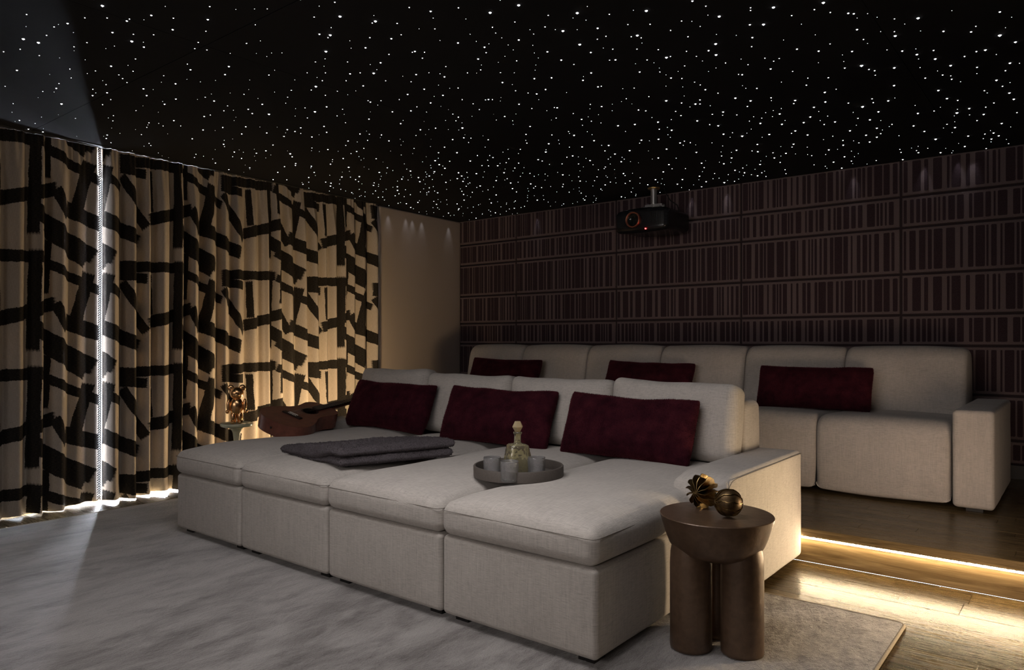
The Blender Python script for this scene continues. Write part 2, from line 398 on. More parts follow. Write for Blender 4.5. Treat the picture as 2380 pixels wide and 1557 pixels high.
po = bpy.data.lights.new('window_portal', 'AREA'); po.shape = 'RECTANGLE'; po.size = WY1 - WY0; po.size_y = WZ1; po.cycles.is_portal = True
pob = bpy.data.objects.new('window_portal', po); COL.objects.link(pob); pob.location = (lw(1.77) - .13, 1.775, WZ1 / 2); pob.rotation_euler = (PI / 2, 0, PI / 2 + math.atan(-LWK) * 0 + PI); pob['kind'] = 'helper'
pob.rotation_euler = Vector((1, 0, 0)).to_track_quat('-Z', 'Y').to_euler()

struct(put('wall_right', *box(RX, RX + .1, FY, BY + .1, 0, ZC + .1), M['dark'], smooth=False))
struct(put('wall_front', *box(-5.4, RX + .1, FY - .1, FY, 0, ZC + .1), M['wall'], smooth=False))

# ceiling panels with hairline joints, star points set in them
ceil = struct(put('ceiling', *box(-5.75, RX + .1, FY - .1, BY + .1, ZC + .012, ZC + .1), M['ceiling'], smooth=False, loc=(0, 0, ZC)))
xs = [-5.70, -3.09, -.69, RX]; ys = [FY, 1.675, BY]
for i in range(3):
    for j in range(2): put('ceiling_panel', *box(xs[i] + .0015, xs[i + 1] - .0015, ys[j] + .0015, ys[j + 1] - .0015, ZC, ZC + .0119), M['ceiling'], ceil, smooth=False)

# back wall: tufted panels in rows, each with upright pile blocks
bwall = struct(put('wall_back', *box(-5.8, RX + .1, BY + .022, BY + .12, 0, ZC + .1), M['groove'], smooth=False, loc=(0, BY, 0)))
rows = [(2.152, 2.452, 0), (1.925, 2.152, 1), (1.584, 1.925, 2), (1.285, 1.584, 0), (1.062, 1.285, 1), (.722, 1.062, 2), (.422, .722, 0), (.262, .422, 1)]
cols = [-5.886 + 1.2 * k for k in range(7)]
patt = {}
def pattern(ty, par):
    if (ty, par) not in patt:
        rg = random.Random(11 + ty * 5 + par * 31); x = .020; out = []
        while x < 1.165:
            wv = rg.choice((.011, .015, .019, .024, .031, .040, .054)); g = rg.choice((.010, .013, .016, .022, .032))
            if x + wv > 1.18: wv = 1.18 - x
            if wv > .008: out.append((x, x + wv))
            x += wv + g
        patt[(ty, par)] = out
    return patt[(ty, par)]
def pblock(x0, x1, z0, z1, r=.006):
    r = min(r, (x1 - x0) * .4); o = []
    for cx_, cz_, a0 in ((x1 - r, z1 - r, 0), (x0 + r, z1 - r, 90), (x0 + r, z0 + r, 180), (x1 - r, z0 + r, 270)):
        for k in range(3): a = R(a0 + 45 * k); o.append((cx_ + r * math.cos(a), cz_ + r * math.sin(a)))
    n = len(o); V = [(x, BY + .0005, z) for x, z in o] + [(x, BY - .005, z) for x, z in o]
    return np.array(V), [tuple(range(n, 2 * n))] + [(i, n + i, n + (i + 1) % n, (i + 1) % n) for i in range(n)]
nblk = 0
for ci in range(5, -1, -1):
    for (z0, z1, ty) in rows:
        x0, x1 = max(cols[ci], -5.50), min(cols[ci + 1], RX); zt = min(z1, ZC)
        g = .009
        V, Fc = chbox(x0 + g, x1 - g, -zt + (g if zt < ZC else 0), -z0 - g, 0, .022, .004); V = np.stack([V[:, 0], BY + .022 - V[:, 2], -V[:, 1]], 1)
        pn = put('panel', V, Fc, M['panel'], bwall, smooth=False)
        rest = []
        for a, b in pattern(ty, ci % 2):
            xa, xb = cols[ci] + a, cols[ci] + b
            if xa < x0 + .02 or xb > x1 - .012: continue
            zz1 = z1 - .028 if zt == z1 else zt - .012
            blk = pblock(xa, xb, z0 + .028, zz1)
            if ci in (2, 3, 4) and nblk < 300 and z0 > 1.0 and xa < -.2:
                put('pile_block', *blk, M['pile'], pn, smooth=False); nblk += 1
            else: rest.append(blk)
        if rest: put('pile_blocks', *join(*rest), M['pile'], pn, smooth=False, kind='stuff')
struct(put('baseboard_back', *box(-5.5, RX, BY - .015, BY + .02, PZ, .258), M['base'], smooth=False))

# floors: every plank a part
floor = struct(put('floor', *box(-5.6, RX, FY, PY, -.06, -.012), M['gap'], smooth=False, loc=(0, 0, 0)))
rg = random.Random(3)
def planks(parent, y0, y1, wv, z, th, mat, lo, hi):
    y = y0
    while y < y1 - .01:
        x = -5.55 - rg.random() * 1.2; ye = min(y + wv, y1)
        while x < RX:
            ln = rg.uniform(lo, hi); xa, xb = max(x, -5.5), min(x + ln, RX)
            if xb - xa > .05:
                dz = rg.uniform(-.0003, .0003); put('plank', *chbox(xa + .0006, xb - .0006, y + .0006, ye - .0006, z - th, z + dz, .0012), mat, parent, smooth=False)
            x += ln
        y = ye
planks(floor, FY + .0, PY - .012, .1575, 0, .0119, M['oak'], 1.6, 2.4)
plat = struct(put('raised_floor', *box(-5.6, RX, PY + .002, BY + .02, 0, PZ - .012), M['gap'], smooth=False, loc=(0, PY, 0)))
planks(plat, PY + .06, BY, .09, PZ, .0119, M['oak_dark'], .8, 1.5)
put('riser', *box(-5.5, RX, PY - .012, PY + .002, .0005, PZ - .04), M['oak_riser'], plat, smooth=False)
put('nosing', *chbox(-5.5, RX, PY - .025, PY + .0595, PZ - .04, PZ + .0005, .002), M['oak_dark'], plat, smooth=False)
# LED tape under the nosing: carrier and diodes
led = tag(put('led_strip', *box(-5.45, RX - .02, PY - .0160, PY - .0125, PZ - .052, PZ - .0405), M['bone'], smooth=False, loc=(-2, PY - .0145, PZ - .046)), 'warm white LED tape under the edge of the oak platform step', 'light strip')
dv, dw = [], []
for k in range(232):
    x = -5.40 + k * .030; yb, zb = PY - .0256, PZ - .0408
    bx_ = box(x, x + .022, PY - .0256, PY - .0190, PZ - .0448, PZ - .0405); dv.append((bx_[0], [bx_[1][2]])); dw.append((bx_[0], [bx_[1][0], bx_[1][4]]))
put('diode', *join(*dv), M['led'], led, smooth=False, kind='stuff')
put('diode_lens', *join(*dw), M['led2'], led, smooth=False, kind='stuff')

# ------------------------------------------------------------------ stars
def crop(cx, cy, sc, L): return [(cx + x / sc, cy + y / sc, s) for x, y, s in L]
ST = []
ST += crop(1000, 0, 5.95, [(390, 107, 2), (828, 175, 4), (1223, 72, 4), (2033, 180, 4), (2315, 390, 3), (1835, 428, 4), (2067, 615, 4), (2220, 725, 3), (1620, 716, 3), (1812, 830, 3), (1225, 552, 3), (1170, 303, 2), (860, 376, 2), (1632, 212, 2), (383, 593, 3), (750, 652, 3), (773, 727, 2), (662, 815, 3), (1195, 840, 2), (197, 1062, 3), (215, 920, 2), (698, 966, 2), (514, 1007, 2), (998, 1140, 3), (1440, 1087, 3), (1677, 1075, 3), (2112, 1110, 3), (2225, 1008, 3), (175, 1318, 3), (385, 1217, 2), (805, 1375, 3), (765, 1381, 2), (860, 1376, 2), (1228, 1440, 3), (1472, 1298, 3), (1756, 1490, 3), (1715, 1485, 2), (2320, 1200, 3), (2365, 1192, 2), (1180, 1253, 2), (990, 523, 1), (552, 472, 1), (492, 262, 1), (1418, 626, 1), (1378, 411, 1), (1730, 409, 1), (1987, 890, 2), (594, 1433, 2), (252, 1515, 1), (115, 1175, 1), (270, 1220, 1), (812, 605, 1), (63, 398, 2), (40, 250, 1), (1163, 1007, 1), (1450, 970, 1), (1495, 800, 1), (1148, 689, 1), (977, 1347, 1), (1405, 1500, 2), (2213, 1443, 2), (2370, 1473, 3)])
ST += crop(700, 0, 5.95, [(465, 30, 2), (537, 228, 4), (180, 236, 2), (1027, 294, 4), (983, 318, 2), (1790, 156, 3), (1826, 250, 2), (252, 472, 3), (402, 485, 4), (371, 520, 2), (342, 711, 4), (890, 660, 3), (950, 520, 2), (1247, 535, 3), (1214, 752, 2), (1572, 710, 3), (1537, 722, 2), (1706, 722, 2), (197, 856, 2), (642, 856, 2), (1098, 867, 3), (335, 1006, 2), (676, 1020, 3), (815, 1006, 2), (1003, 1012, 4), (1590, 1030, 3), (292, 1115, 2), (204, 1196, 4), (622, 1115, 2), (1168, 1116, 2), (858, 1187, 3), (1702, 1232, 3), (1520, 1130, 2), (1472, 1305, 3), (957, 1410, 3), (925, 1392, 2), (1357, 1376, 2), (1790, 1422, 3), (352, 1477, 3), (335, 1317, 2), (500, 1261, 2), (140, 1244, 2), (1103, 1392, 2), (1600, 1477, 2), (1517, 1532, 3), (1262, 1545, 3), (190, 1545, 4)])
ST += crop(1380, 0, 4.76, [(582, 120, 4), (1240, 67, 2), (1388, 182, 4), (1735, 85, 2), (1735, 115, 2), (1988, 82, 4), (2190, 171, 2), (378, 270, 2), (482, 392, 4), (415, 405, 2), (525, 418, 2), (623, 268, 2), (972, 232, 2), (1086, 235, 1), (850, 336, 2), (1043, 405, 2), (1348, 486, 4), (1353, 607, 4), (1727, 273, 3), (1878, 270, 4), (1755, 415, 3), (1747, 515, 2), (2248, 543, 3), (135, 400, 2), (478, 542, 2), (240, 662, 3), (175, 665, 2), (590, 662, 2), (714, 549, 2), (804, 636, 4), (848, 624, 2), (1026, 567, 2), (1136, 622, 2), (1006, 728, 2), (1458, 696, 2), (1630, 653, 1), (1893, 643, 2), (1990, 676, 2), (2052, 646, 2), (1957, 762, 3), (508, 796, 3), (732, 795, 2), (855, 862, 3), (975, 868, 2), (1115, 908, 2), (1642, 826, 3), (1602, 822, 2), (447, 974, 2), (1235, 992, 3), (1375, 1030, 2), (1805, 977, 2), (2228, 1110, 3), (610, 1068, 2), (360, 1091, 2), (83, 1178, 3), (802, 1114, 4), (972, 1138, 2), (1125, 1150, 3), (1175, 1104, 2), (1175, 1150, 2), (1567, 1085, 3), (1735, 1115, 3), (495, 1216, 3), (906, 1231, 2), (1432, 1238, 3), (2057, 1260, 3), (268, 1390, 3), (455, 1375, 3), (711, 1350, 3), (1145, 1336, 3), (1377, 1390, 3), (1843, 1364, 3), (2081, 1374, 3), (2323, 1355, 3), (1583, 1270, 2), (1312, 1264, 2), (965, 1278, 2), (210, 543, 2), (173, 157, 2), (1700, 1177, 2), (2353, 941, 2)])
ST += crop(1880, 0, 4.76, [(160, 30, 4), (435, 147, 3), (497, 152, 3), (1208, 201, 4), (2113, 132, 3), (947, 208, 2), (237, 137, 2), (533, 327, 3), (946, 350, 2), (955, 397, 4), (1488, 346, 3), (1848, 290, 2), (2112, 391, 4), (604, 436, 2), (235, 485, 2), (478, 568, 3), (864, 551, 2), (1033, 564, 3), (1380, 557, 2), (1195, 603, 3), (1398, 652, 3), (1853, 570, 2), (1952, 553, 3), (2224, 698, 3), (583, 726, 4), (397, 752, 2), (665, 768, 2), (728, 782, 2), (945, 750, 3), (1568, 725, 3), (1860, 745, 2), (2175, 781, 2), (1287, 863, 2), (1480, 829, 2), (1580, 876, 2), (2075, 887, 3), (942, 946, 3), (1432, 1000, 3), (177, 1021, 3), (182, 1127, 3), (878, 1115, 3), (1528, 1090, 3), (2218, 1028, 3), (2268, 1097, 3), (594, 1180, 4), (56, 1186, 3), (769, 1236, 3), (1206, 1254, 3), (1638, 1248, 4), (1774, 1200, 3), (1934, 1265, 3), (2302, 1245, 2), (290, 1347, 3), (543, 1308, 2), (675, 1325, 3), (1158, 1392, 3), (2133, 1365, 3), (1617, 1410, 3), (752, 1417, 3), (170, 1376, 2), (1860, 1333, 2), (2047, 1138, 2), (712, 1135, 2), (698, 1093, 2), (437, 1140, 2)])
ST += crop(0, 0, 2.975, [(708, 40, 4), (468, 162, 3), (184, 100, 2), (180, 183, 1), (1046, 106, 3), (877, 145, 3), (895, 131, 2), (587, 123, 2), (741, 124, 2), (322, 244, 2), (374, 186, 2), (404, 168, 1), (995, 325, 3), (1450, 45, 2), (1437, 135, 3), (1199, 125, 2), (1194, 205, 3), (922, 237, 2), (1063, 240, 2), (1424, 216, 2), (937, 407, 2), (512, 323, 2), (732, 335, 1), (768, 457, 3), (483, 477, 2), (492, 538, 2), (660, 490, 2), (848, 543, 2), (878, 570, 2), (992, 614, 3), (1014, 660, 3), (1214, 579, 3), (1132, 523, 2), (1317, 482, 3), (1347, 336, 2), (1371, 293, 2), (1431, 345, 2), (1556, 515, 3), (1583, 460, 3), (642, 617, 2), (640, 660, 3), (766, 688, 2), (709, 723, 2), (1138, 720, 3), (1216, 684, 3), (296, 632, 2), (408, 577, 2), (785, 799, 2), (780, 835, 2), (522, 818, 2), (135, 832, 3), (197, 892, 3), (297, 912, 3), (1015, 880, 2), (978, 930, 2), (1202, 833, 3), (1128, 870, 2), (1043, 1006, 2), (768, 986, 2), (25, 357, 2), (272, 383, 2), (1490, 556, 1), (1292, 548, 1), (1116, 568, 1), (412, 400, 1), (589, 413, 1)])
ST += crop(400, 230, 4.76, [(465, 22, 3), (998, 58, 3), (843, 113, 3), (887, 160, 3), (1072, 168, 4), (355, 193, 3), (18, 238, 3), (1582, 146, 4), (1711, 87, 3), (2178, 222, 3), (1496, 210, 2), (614, 76, 2), (573, 130, 2), (560, 314, 3), (342, 342, 3), (95, 297, 2), (815, 307, 3), (770, 386, 3), (1047, 375, 3), (1274, 338, 3), (1422, 318, 3), (1238, 413, 3), (1710, 368, 3), (1918, 261, 2), (223, 440, 3), (570, 500, 3), (1116, 508, 3), (1546, 419, 3), (1947, 464, 3), (2078, 386, 3), (2316, 397, 3), (688, 586, 3), (933, 599, 3), (768, 656, 3), (1307, 606, 4), (1723, 559, 3), (1548, 541, 2), (2042, 580, 3), (2257, 660, 3), (247, 647, 2), (480, 708, 3), (858, 760, 3), (628, 780, 3), (690, 843, 3), (1243, 747, 3), (1169, 811, 3), (1541, 744, 3), (1572, 812, 3), (1775, 670, 2), (1893, 658, 3), (1953, 755, 4), (2072, 858, 3), (1118, 891, 3), (1270, 893, 3), (1511, 868, 3), (1447, 943, 3), (1446, 994, 3), (1758, 930, 3), (1752, 963, 3), (1878, 862, 3), (2292, 812, 3), (2228, 955, 3), (2062, 913, 2), (230, 733, 3), (1933, 1098, 3), (1866, 998, 2), (1987, 1035, 2), (2251, 1016, 2)])
ST += crop(850, 230, 4.76, [(718, 43, 3), (297, 148, 4), (1697, 55, 3), (2120, 97, 3), (1025, 200, 3), (387, 272, 3), (605, 340, 3), (773, 322, 3), (1070, 320, 4), (556, 402, 2), (173, 397, 3), (962, 448, 3), (1085, 428, 3), (1355, 450, 3), (1538, 193, 3), (1818, 303, 3), (2305, 402, 3), (2025, 494, 3), (2060, 397, 2), (872, 532, 3), (805, 593, 3), (1010, 593, 3), (535, 546, 2), (257, 463, 3), (1783, 488, 2), (1710, 555, 2), (1992, 585, 3), (2290, 628, 3), (1907, 670, 3), (768, 682, 3), (813, 726, 3), (876, 765, 3), (1157, 685, 3), (1460, 737, 3), (1408, 647, 2), (1692, 709, 2), (1650, 763, 2), (2172, 717, 2), (151, 812, 3), (495, 797, 3), (760, 803, 3), (703, 851, 3), (1062, 851, 3), (400, 885, 3), (583, 869, 3), (598, 914, 3), (887, 922, 3), (1224, 825, 3), (1443, 902, 3), (1817, 822, 2), (1565, 881, 2), (2180, 838, 3), (1266, 961, 3), (350, 970, 3), (352, 1010, 3), (795, 1037, 3), (1083, 1055, 3), (1112, 965, 2), (1826, 938, 3), (1878, 966, 2), (1858, 985, 2), (1624, 990, 3), (1668, 1028, 2), (1088, 1117, 3), (450, 1157, 3), (577, 1143, 3), (1010, 1160, 3), (753, 1132, 2), (784, 1165, 3), (1443, 1060, 3), (1389, 1149, 3), (1898, 1118, 3), (1655, 1128, 2), (498, 1199, 3), (326, 1069, 2), (1643, 1208, 3), (1757, 1187, 2), (1031, 1214, 3), (1435, 1258, 3), (915, 1261, 3), (1706, 1266, 3), (1388, 1310, 3), (2372, 907, 3), (287, 1200, 3), (715, 1292, 3), (1914, 1242, 3)])
ST += crop(1300, 230, 4.76, [(465, 82, 3), (877, 121, 3), (246, 224, 3), (650, 295, 3), (836, 280, 3), (1092, 254, 3), (1527, 241, 3), (1758, 295, 3), (1817, 388, 3), (2225, 269, 4), (2323, 392, 3), (2023, 410, 4), (162, 402, 3), (384, 460, 3), (252, 529, 3), (546, 513, 3), (616, 608, 3), (778, 570, 3), (908, 455, 3), (1097, 445, 3), (1336, 485, 3), (1186, 554, 3), (1516, 589, 3), (2191, 502, 3), (2196, 583, 3), (148, 628, 3), (340, 680, 3), (685, 693, 3), (1095, 652, 3), (1212, 726, 3), (1150, 805, 3), (710, 824, 3), (1574, 709, 3), (1603, 759, 2), (1820, 716, 3), (2221, 723, 3), (1943, 788, 3), (2049, 815, 3), (1551, 853, 3), (1064, 892, 3), (1362, 890, 3), (2194, 849, 3), (227, 908, 3), (417, 860, 2), (390, 902, 2), (507, 950, 3), (729, 933, 2), (978, 948, 3), (1306, 941, 3), (1624, 914, 3), (1825, 924, 4), (1574, 970, 3), (1422, 1017, 3), (1938, 910, 2), (460, 996, 2), (242, 1040, 2), (109, 1030, 2), (796, 1028, 2), (895, 871, 2), (1243, 345, 3), (1906, 651, 3), (1960, 566, 3)])
ST += crop(1750, 200, 3.778, [(372, 126, 3), (723, 313, 3), (852, 392, 3), (993, 431, 3), (1088, 370, 3), (1088, 448, 3), (1448, 240, 3), (1411, 349, 3), (1505, 398, 3), (1775, 363, 3), (1604, 466, 4), (1890, 438, 3), (2113, 411, 3), (1860, 530, 3), (1453, 584, 3), (793, 518, 3), (804, 620, 3), (666, 560, 3), (780, 720, 3), (480, 429, 3), (372, 393, 3), (357, 509, 3), (290, 590, 3), (516, 610, 2), (188, 630, 3), (708, 667, 3), (1083, 653, 2), (1316, 645, 3), (1511, 635, 4), (1808, 590, 4), (1290, 555, 2), (930, 498, 2), (143, 425, 3), (283, 734, 2), (255, 335, 3), (446, 319, 3), (1648, 584, 3), (1953, 575, 2), (2245, 505, 2), (2048, 548, 2), (1704, 335, 2), (377, 786, 2)])
pts = []; grid = {}
def near(x, y, r):
    gx, gy = int(x // .1), int(y // .1)
    for i in (-1, 0, 1):
        for j in (-1, 0, 1):
            for (a, b) in grid.get((gx + i, gy + j), ()):
                if (a - x) ** 2 + (b - y) ** 2 < r * r: return True
    return False
def addstar(x, y, s, rmin):
    if y > BY - .02 or x < lw(y) + .05 or near(x, y, rmin): return
    grid.setdefault((int(x // .1), int(y // .1)), []).append((x, y)); pts.append((x, y, s + 10 if y > 3.7 else s))
for px, py, s in ST:
    if py < 500:
        p = onplane(px, py, ZC); addstar(p[0], p[1], s, .012)
rs = random.Random(19)
for k in range(2500):
    x, y = rs.uniform(-5.4, RX), rs.uniform(.2, BY)
    if rs.random() < (.72 if y > 1.7 else .5): addstar(x, y, rs.choice((1, 1, 1, 1, 1.5, 2)) if rs.random() < (.96 if y > 1.7 else .80) else rs.choice((2, 3, 3, 4)) if y < 1.7 else 3, .045)
def stardome(r, n=8):
    V = [(0, 0, -.8 * r)] + [(r * math.cos(2 * PI * i / n), r * math.sin(2 * PI * i / n), -.0002) for i in range(n)]
    V.insert(1, (0, 0, 0)); Fc = [(0, 2 + (i + 1) % n, 2 + i) for i in range(n)]
    return np.array(V), Fc
SZ = {1: .0012, 1.5: .0016, 2: .0024, 3: .0038, 4: .0056, 11: .0017, 11.5: .0023, 12: .0033, 13: .0050, 14: .0068}
SM = {k: mesh('star_point', *stardome(r), M['star'], False) for k, r in SZ.items()}
def depth(p): return -p[0] * SN + p[1] * CS
pts.sort(key=lambda p: -SZ[p[2]] / max(.5, depth(p)) if depth(p) > 2.6 and abs((p[0] * CS + p[1] * SN) / depth(p)) < .72 else 0)
for x, y, s in pts[:300]:
    o = bpy.data.objects.new('star_point', SM[s]); COL.objects.link(o); o.parent = ceil; o.location = (x, y, 0)
rest = [(stardome(SZ[s], 6)[0] + np.array([x, y, ZC]), stardome(SZ[s], 6)[1]) for x, y, s in pts[300:]]
put('star_field', *join(*rest), M['star'], ceil, smooth=False, kind='stuff')
def starspot(x, y, w, e):
    l = bpy.data.lights.new('star_beam', 'SPOT'); l.energy = e; l.spot_size = R(w); l.spot_blend = 1; l.shadow_soft_size = .004; l.color = (.88, .90, 1)
    o = bpy.data.objects.new('star_beam', l); COL.objects.link(o); o.location = (x, y, ZC - .012); o['kind'] = 'helper'
for py, px in ((500, 903), (508, 946), (510, 962), (515, 985), (520, 1051)):
    u = (px - CX) / F; d = 5.4 / (.6237 - .7817 * u); yy = d * (CS + u * SN); starspot(lw(yy) + .075, yy, 46, .55)
for px in (1505, 1608, 1690, 2148, 2228, 2262, 1985, 1250):
    u = (px - CX) / F; d = BY / (CS + u * SN); starspot(d * (-SN + u * CS), BY - .028, 46, .9)

# ------------------------------------------------------------------ curtains
def curtain(y0, y1, off, name, label, seed, u0, amp=.078, flat_end=False):
    ln = y1 - y0; n = int(ln / .0045); rr = random.Random(seed); nzr = 46
    # fold phases with uneven spacing
    ph = [0]; spac = []
    ys_ = np.linspace(y0, y1, n + 1); phase = np.zeros(n + 1); cur = 0; nxt = 0; k = 0; edges = [y0]
    while edges[-1] < y1: edges.append(edges[-1] + rr.uniform(.098, .150))
    edges = np.array(edges); idx = np.searchsorted(edges, ys_, side='right') - 1; idx = np.clip(idx, 0, len(edges) - 2)
    fr_ = (ys_ - edges[idx]) / (edges[idx + 1] - edges[idx]); A = np.array([rr.uniform(.7, 1.15) for _ in edges])[idx]; A2 = np.array([rr.uniform(-.25, .3) for _ in edges])[idx]
    fold = A * (np.sin(2 * PI * fr_ - PI / 2) * .5 + .5) ** .75 + A2 * np.sin(4 * PI * fr_) * .35
    zs = np.concatenate([np.linspace(0, .25, 12), np.linspace(.25, 2.15, 28)[1:], np.linspace(2.15, 1, 0), np.linspace(2.15, ZC - .008, 9)[1:]])
    if flat_end: t_ = np.clip((y1 - ys_) / .34, 0, 1); fold = fold * (.22 + .78 * t_ * t_ * (3 - 2 * t_))
    V, UV = [], []
    wob = np.array([mnoise.noise(Vector((y * 2.2, seed, 0))) for y in ys_])
    
    zl = .010
    ref = np.stack([off + amp * fold, ys_], 1); arc = np.concatenate([[0], np.cumsum(np.linalg.norm(np.diff(ref, axis=0), axis=1))])
    zz = zl + zs * (ZC - .008 - zl) / (ZC - .008)
    for z in zz:
        t = z / ZC; ks = min(1, max(0, (t - .86) / .14)); a = amp * (1 - .62 * ks) * (1.0 + .25 * (1 - t))
        drift = .022 * (1 - t) * np.sin(ys_ * 3.1 + seed) + .012 * wob * (1 - t)
        pl = .008 * ks * np.sin(fr_ * 2 * PI * 3 + 1)
        zoff = (.007 * np.sin(ys_ * 17 + seed) + .006 * wob) * max(0, 1 - z / .25) if z < .25 else 0
        x = lw(ys_) + off + a * fold + pl + (mnoise.noise(Vector((z * 2, seed, 1))) * .006)
        for i in range(n + 1): V.append((x[i], ys_[i] + drift[i], z + (zoff[i] if hasattr(zoff, '__len__') else 0))); 
        UV.append(np.stack([u0 + arc, np.full(n + 1, ZC - z)], 1))
    m = len(zz); Fc = [(j * (n + 1) + i, j * (n + 1) + i + 1, (j + 1) * (n + 1) + i + 1, (j + 1) * (n + 1) + i) for j in range(m - 1) for i in range(n)]
    V = np.array(V); Fc = [tuple(reversed(f)) for f in Fc]
    root = thing(name, label, 'curtain', (lw((y0 + y1) / 2) + off, (y0 + y1) / 2, 0), 'brush stroke curtains on the left wall')
    put('fabric', V, Fc, M['curtain'], root, uv=np.vstack(UV))
    G = V.reshape(m, n + 1, 3)
    return root, G
cl, GL = curtain(-1.0, 2.096, .035, 'curtain', 'left curtain with black brush strokes, its braided edge at the bright gap', 5, .40, flat_end=True)
cr, GR = curtain(2.115, 4.66, .050, 'curtain', 'right curtain with black brush strokes, from the bright gap to the taupe wall', 9, .12)
# braid along the leading edge of the left curtain: small twisted links
E_ = GL[:, -1, :]; tr = []
zz_ = np.linspace(.03, ZC - .02, 150)
ex = np.interp(zz_, E_[:, 2], E_[:, 0]); ey = np.interp(zz_, E_[:, 2], E_[:, 1])
for k, z in enumerate(zz_):
    for s in (-1, 1):
        tr.append(tube([(ex[k] + .008, ey[k] + s * .0075 + .004, z - .006), (ex[k] + .012, ey[k] + s * .002 + .004, z + .010)], [.0045, .0035], 5))
put('braid_trim', *join(*tr), M['braid'], cl, kind='stuff', label='grey braided trim')
# hooks/heading: the slim track they run in
V, Fc = skew(box(.05, .10, -1.0, 4.66, ZC - .007, ZC - .001)); tag(put('curtain_track', V, Fc, M['blackm'], smooth=False), 'slim black curtain track hidden above both curtains at the ceiling', 'curtain rail')

# ------------------------------------------------------------------ rug
RXa, RXb, RYa, RYb = -4.925, -.55, -1.1, 3.13
def rect_loop(x0, x1, y0, y1, r, k=5):
    o = []
    for cx_, cy_, a0 in ((x1 - r, y1 - r, 0), (x0 + r, y1 - r, 90), (x0 + r, y0 + r, 180), (x1 - r, y0 + r, 270)):
        for i in range(k + 1): a = R(a0 + 90 * i / k); o.append((cx_ + r * math.cos(a), cy_ + r * math.sin(a)))
    return o
rug = thing('rug', 'large mottled grey rug under the chaise sofa', 'rug', ((RXa + RXb) / 2, 1.0, 0))
put('pile', *prism(rect_loop(RXa + .006, RXb - .006, RYa + .006, RYb - .006, .035), .0005, .0098), M['rug'], rug, smooth=False)
gx = np.concatenate([np.linspace(RXa + .008, -2.4, 150), np.linspace(-2.4, RXb - .008, 230)[1:]]); gy = np.linspace(RYa + .008, RYb - .008, 420); V = []
for y in gy:
    for x in gx:
        a_ = .12 + .88 * min(1, max(0, (x + 2.4) / .9)); ed = min(1, (RXb - x) / .03, (RYb - y) / .03, (x - RXa) / .03)
        V.append((x, y, .0108 + .0008 + a_ * ed * (.0042 * mnoise.noise(Vector((x * 30, y * 13, 1))) + .0034 * mnoise.noise(Vector((x * 66, y * 44, 7))))))
nx_ = len(gx); put('pile_surface', V, [(j * nx_ + i_, j * nx_ + i_ + 1, (j + 1) * nx_ + i_ + 1, (j + 1) * nx_ + i_) for j in range(len(gy) - 1) for i_ in range(nx_ - 1)], M['rug'], rug, kind='stuff')
put('binding', *tube([(x, y, .0075) for x, y in rect_loop(RXa + .005, RXb - .005, RYa + .005, RYb - .005, .035)], .0068, 8, closed=True), M['rug_edge'], rug, label='pale stitched rug edge')

# ------------------------------------------------------------------ front chaise sofa
SX = [-4.07, -3.405, -2.69, -1.975, -1.265]; SY0 = 2.022
def cushion(x0, x1, y0, y1, z0, z1, r, crown, seed, n=(12, 16, 3), wr=.006, side=.006):
    hx, hy, hz = (x1 - x0) / 2, (y1 - y0) / 2, (z1 - z0) / 2
    def fn(V):
        V = V.copy(); nx_, ny_ = V[:, 0] / hx, V[:, 1] / hy; t = np.clip(V[:, 2] / hz, -1, 1)
        dome = np.clip(1 - np.abs(nx_) ** 4.5, 0, 1) * np.clip(1 - np.abs(ny_) ** 9, 0, 1)
        V[:, 2] += np.where(V[:, 2] > 0, crown * dome * t, 0)
        V[:, 0] += np.sign(V[:, 0]) * side * (1 - t ** 2) * (np.abs(nx_) > .9) * (1 - ny_ ** 2); V[:, 1] += np.sign(V[:, 1]) * side * (1 - t ** 2) * (np.abs(ny_) > .9) * (1 - nx_ ** 2)
        k = nz(V, 3.2, wr, seed); V[:, 2] += k * (V[:, 2] > 0); V[:, 1] += nz(V, 4, wr * .6, seed + 9); V[:, 0] += nz(V, 4, wr * .5, seed + 4)
        return V
    return rbox((x0 + x1) / 2, (y0 + y1) / 2, (z0 + z1) / 2, hx, hy, hz, r, 5, n, fn)
def seamloop(x0, x1, y0, y1, z, r, rad=.0016, grow=.001):
    P = rect_loop(x0 - grow, x1 + grow, y0 - grow, y1 + grow, r, 6); Q = []
    for i in range(len(P)):
        a, b = P[i], P[(i + 1) % len(P)]; m = max(1, int(math.dist(a, b) / .05))
        for k in range(m): f = k / m; Q.append((a[0] + (b[0] - a[0]) * f, a[1] + (b[1] - a[1]) * f, z))
    return tube(Q, rad, 6, closed=True)
AY0, AY1, AZ = 2.75, 3.715, .553
sofa = thing('chaise_sofa', 'wide front pale grey sofa of four joined chaises, on the rug', 'sofa', (-2.67, 2.85, .012))
for i in range(4):
    x0, x1 = SX[i], SX[i + 1]
    put('base', *cushion(x0 + .004, x1 - .004, SY0 + .012, 3.66, .038, .344, .020, .0, i, (8, 10, 5), .003, .004), M['linen'], sofa)
    sc_ = put('seat_cushion', *cushion(x0 + .0005, x1 - .0005, SY0, 3.50, .345, .470, .042, .040, 20 + i, (18, 26, 3)), M['linen'], sofa)
    put('seam', *seamloop(x0 + .004, x1 - .004, SY0 + .001, 3.49, .444, .030, .0013, .0022), M['linen_seam'], sc_)
    put('backrest', *cushion(x0 + .001, x1 - .001 - (.06 if i == 3 else 0), 3.50, AY1 + .002, .346, .792, .035, .01, 40 + i, (8, 4, 6), .004), M['linen'], sofa)
    for fx in (x0 + .07, x1 - .07):
        for fy in (SY0 + .09, 3.55):
            put('foot', *box(fx - .032, fx + .032, fy - .035, fy + .035, .012 if fy < 3.1 else 0, .040), M['feet'], sofa, smooth=False)
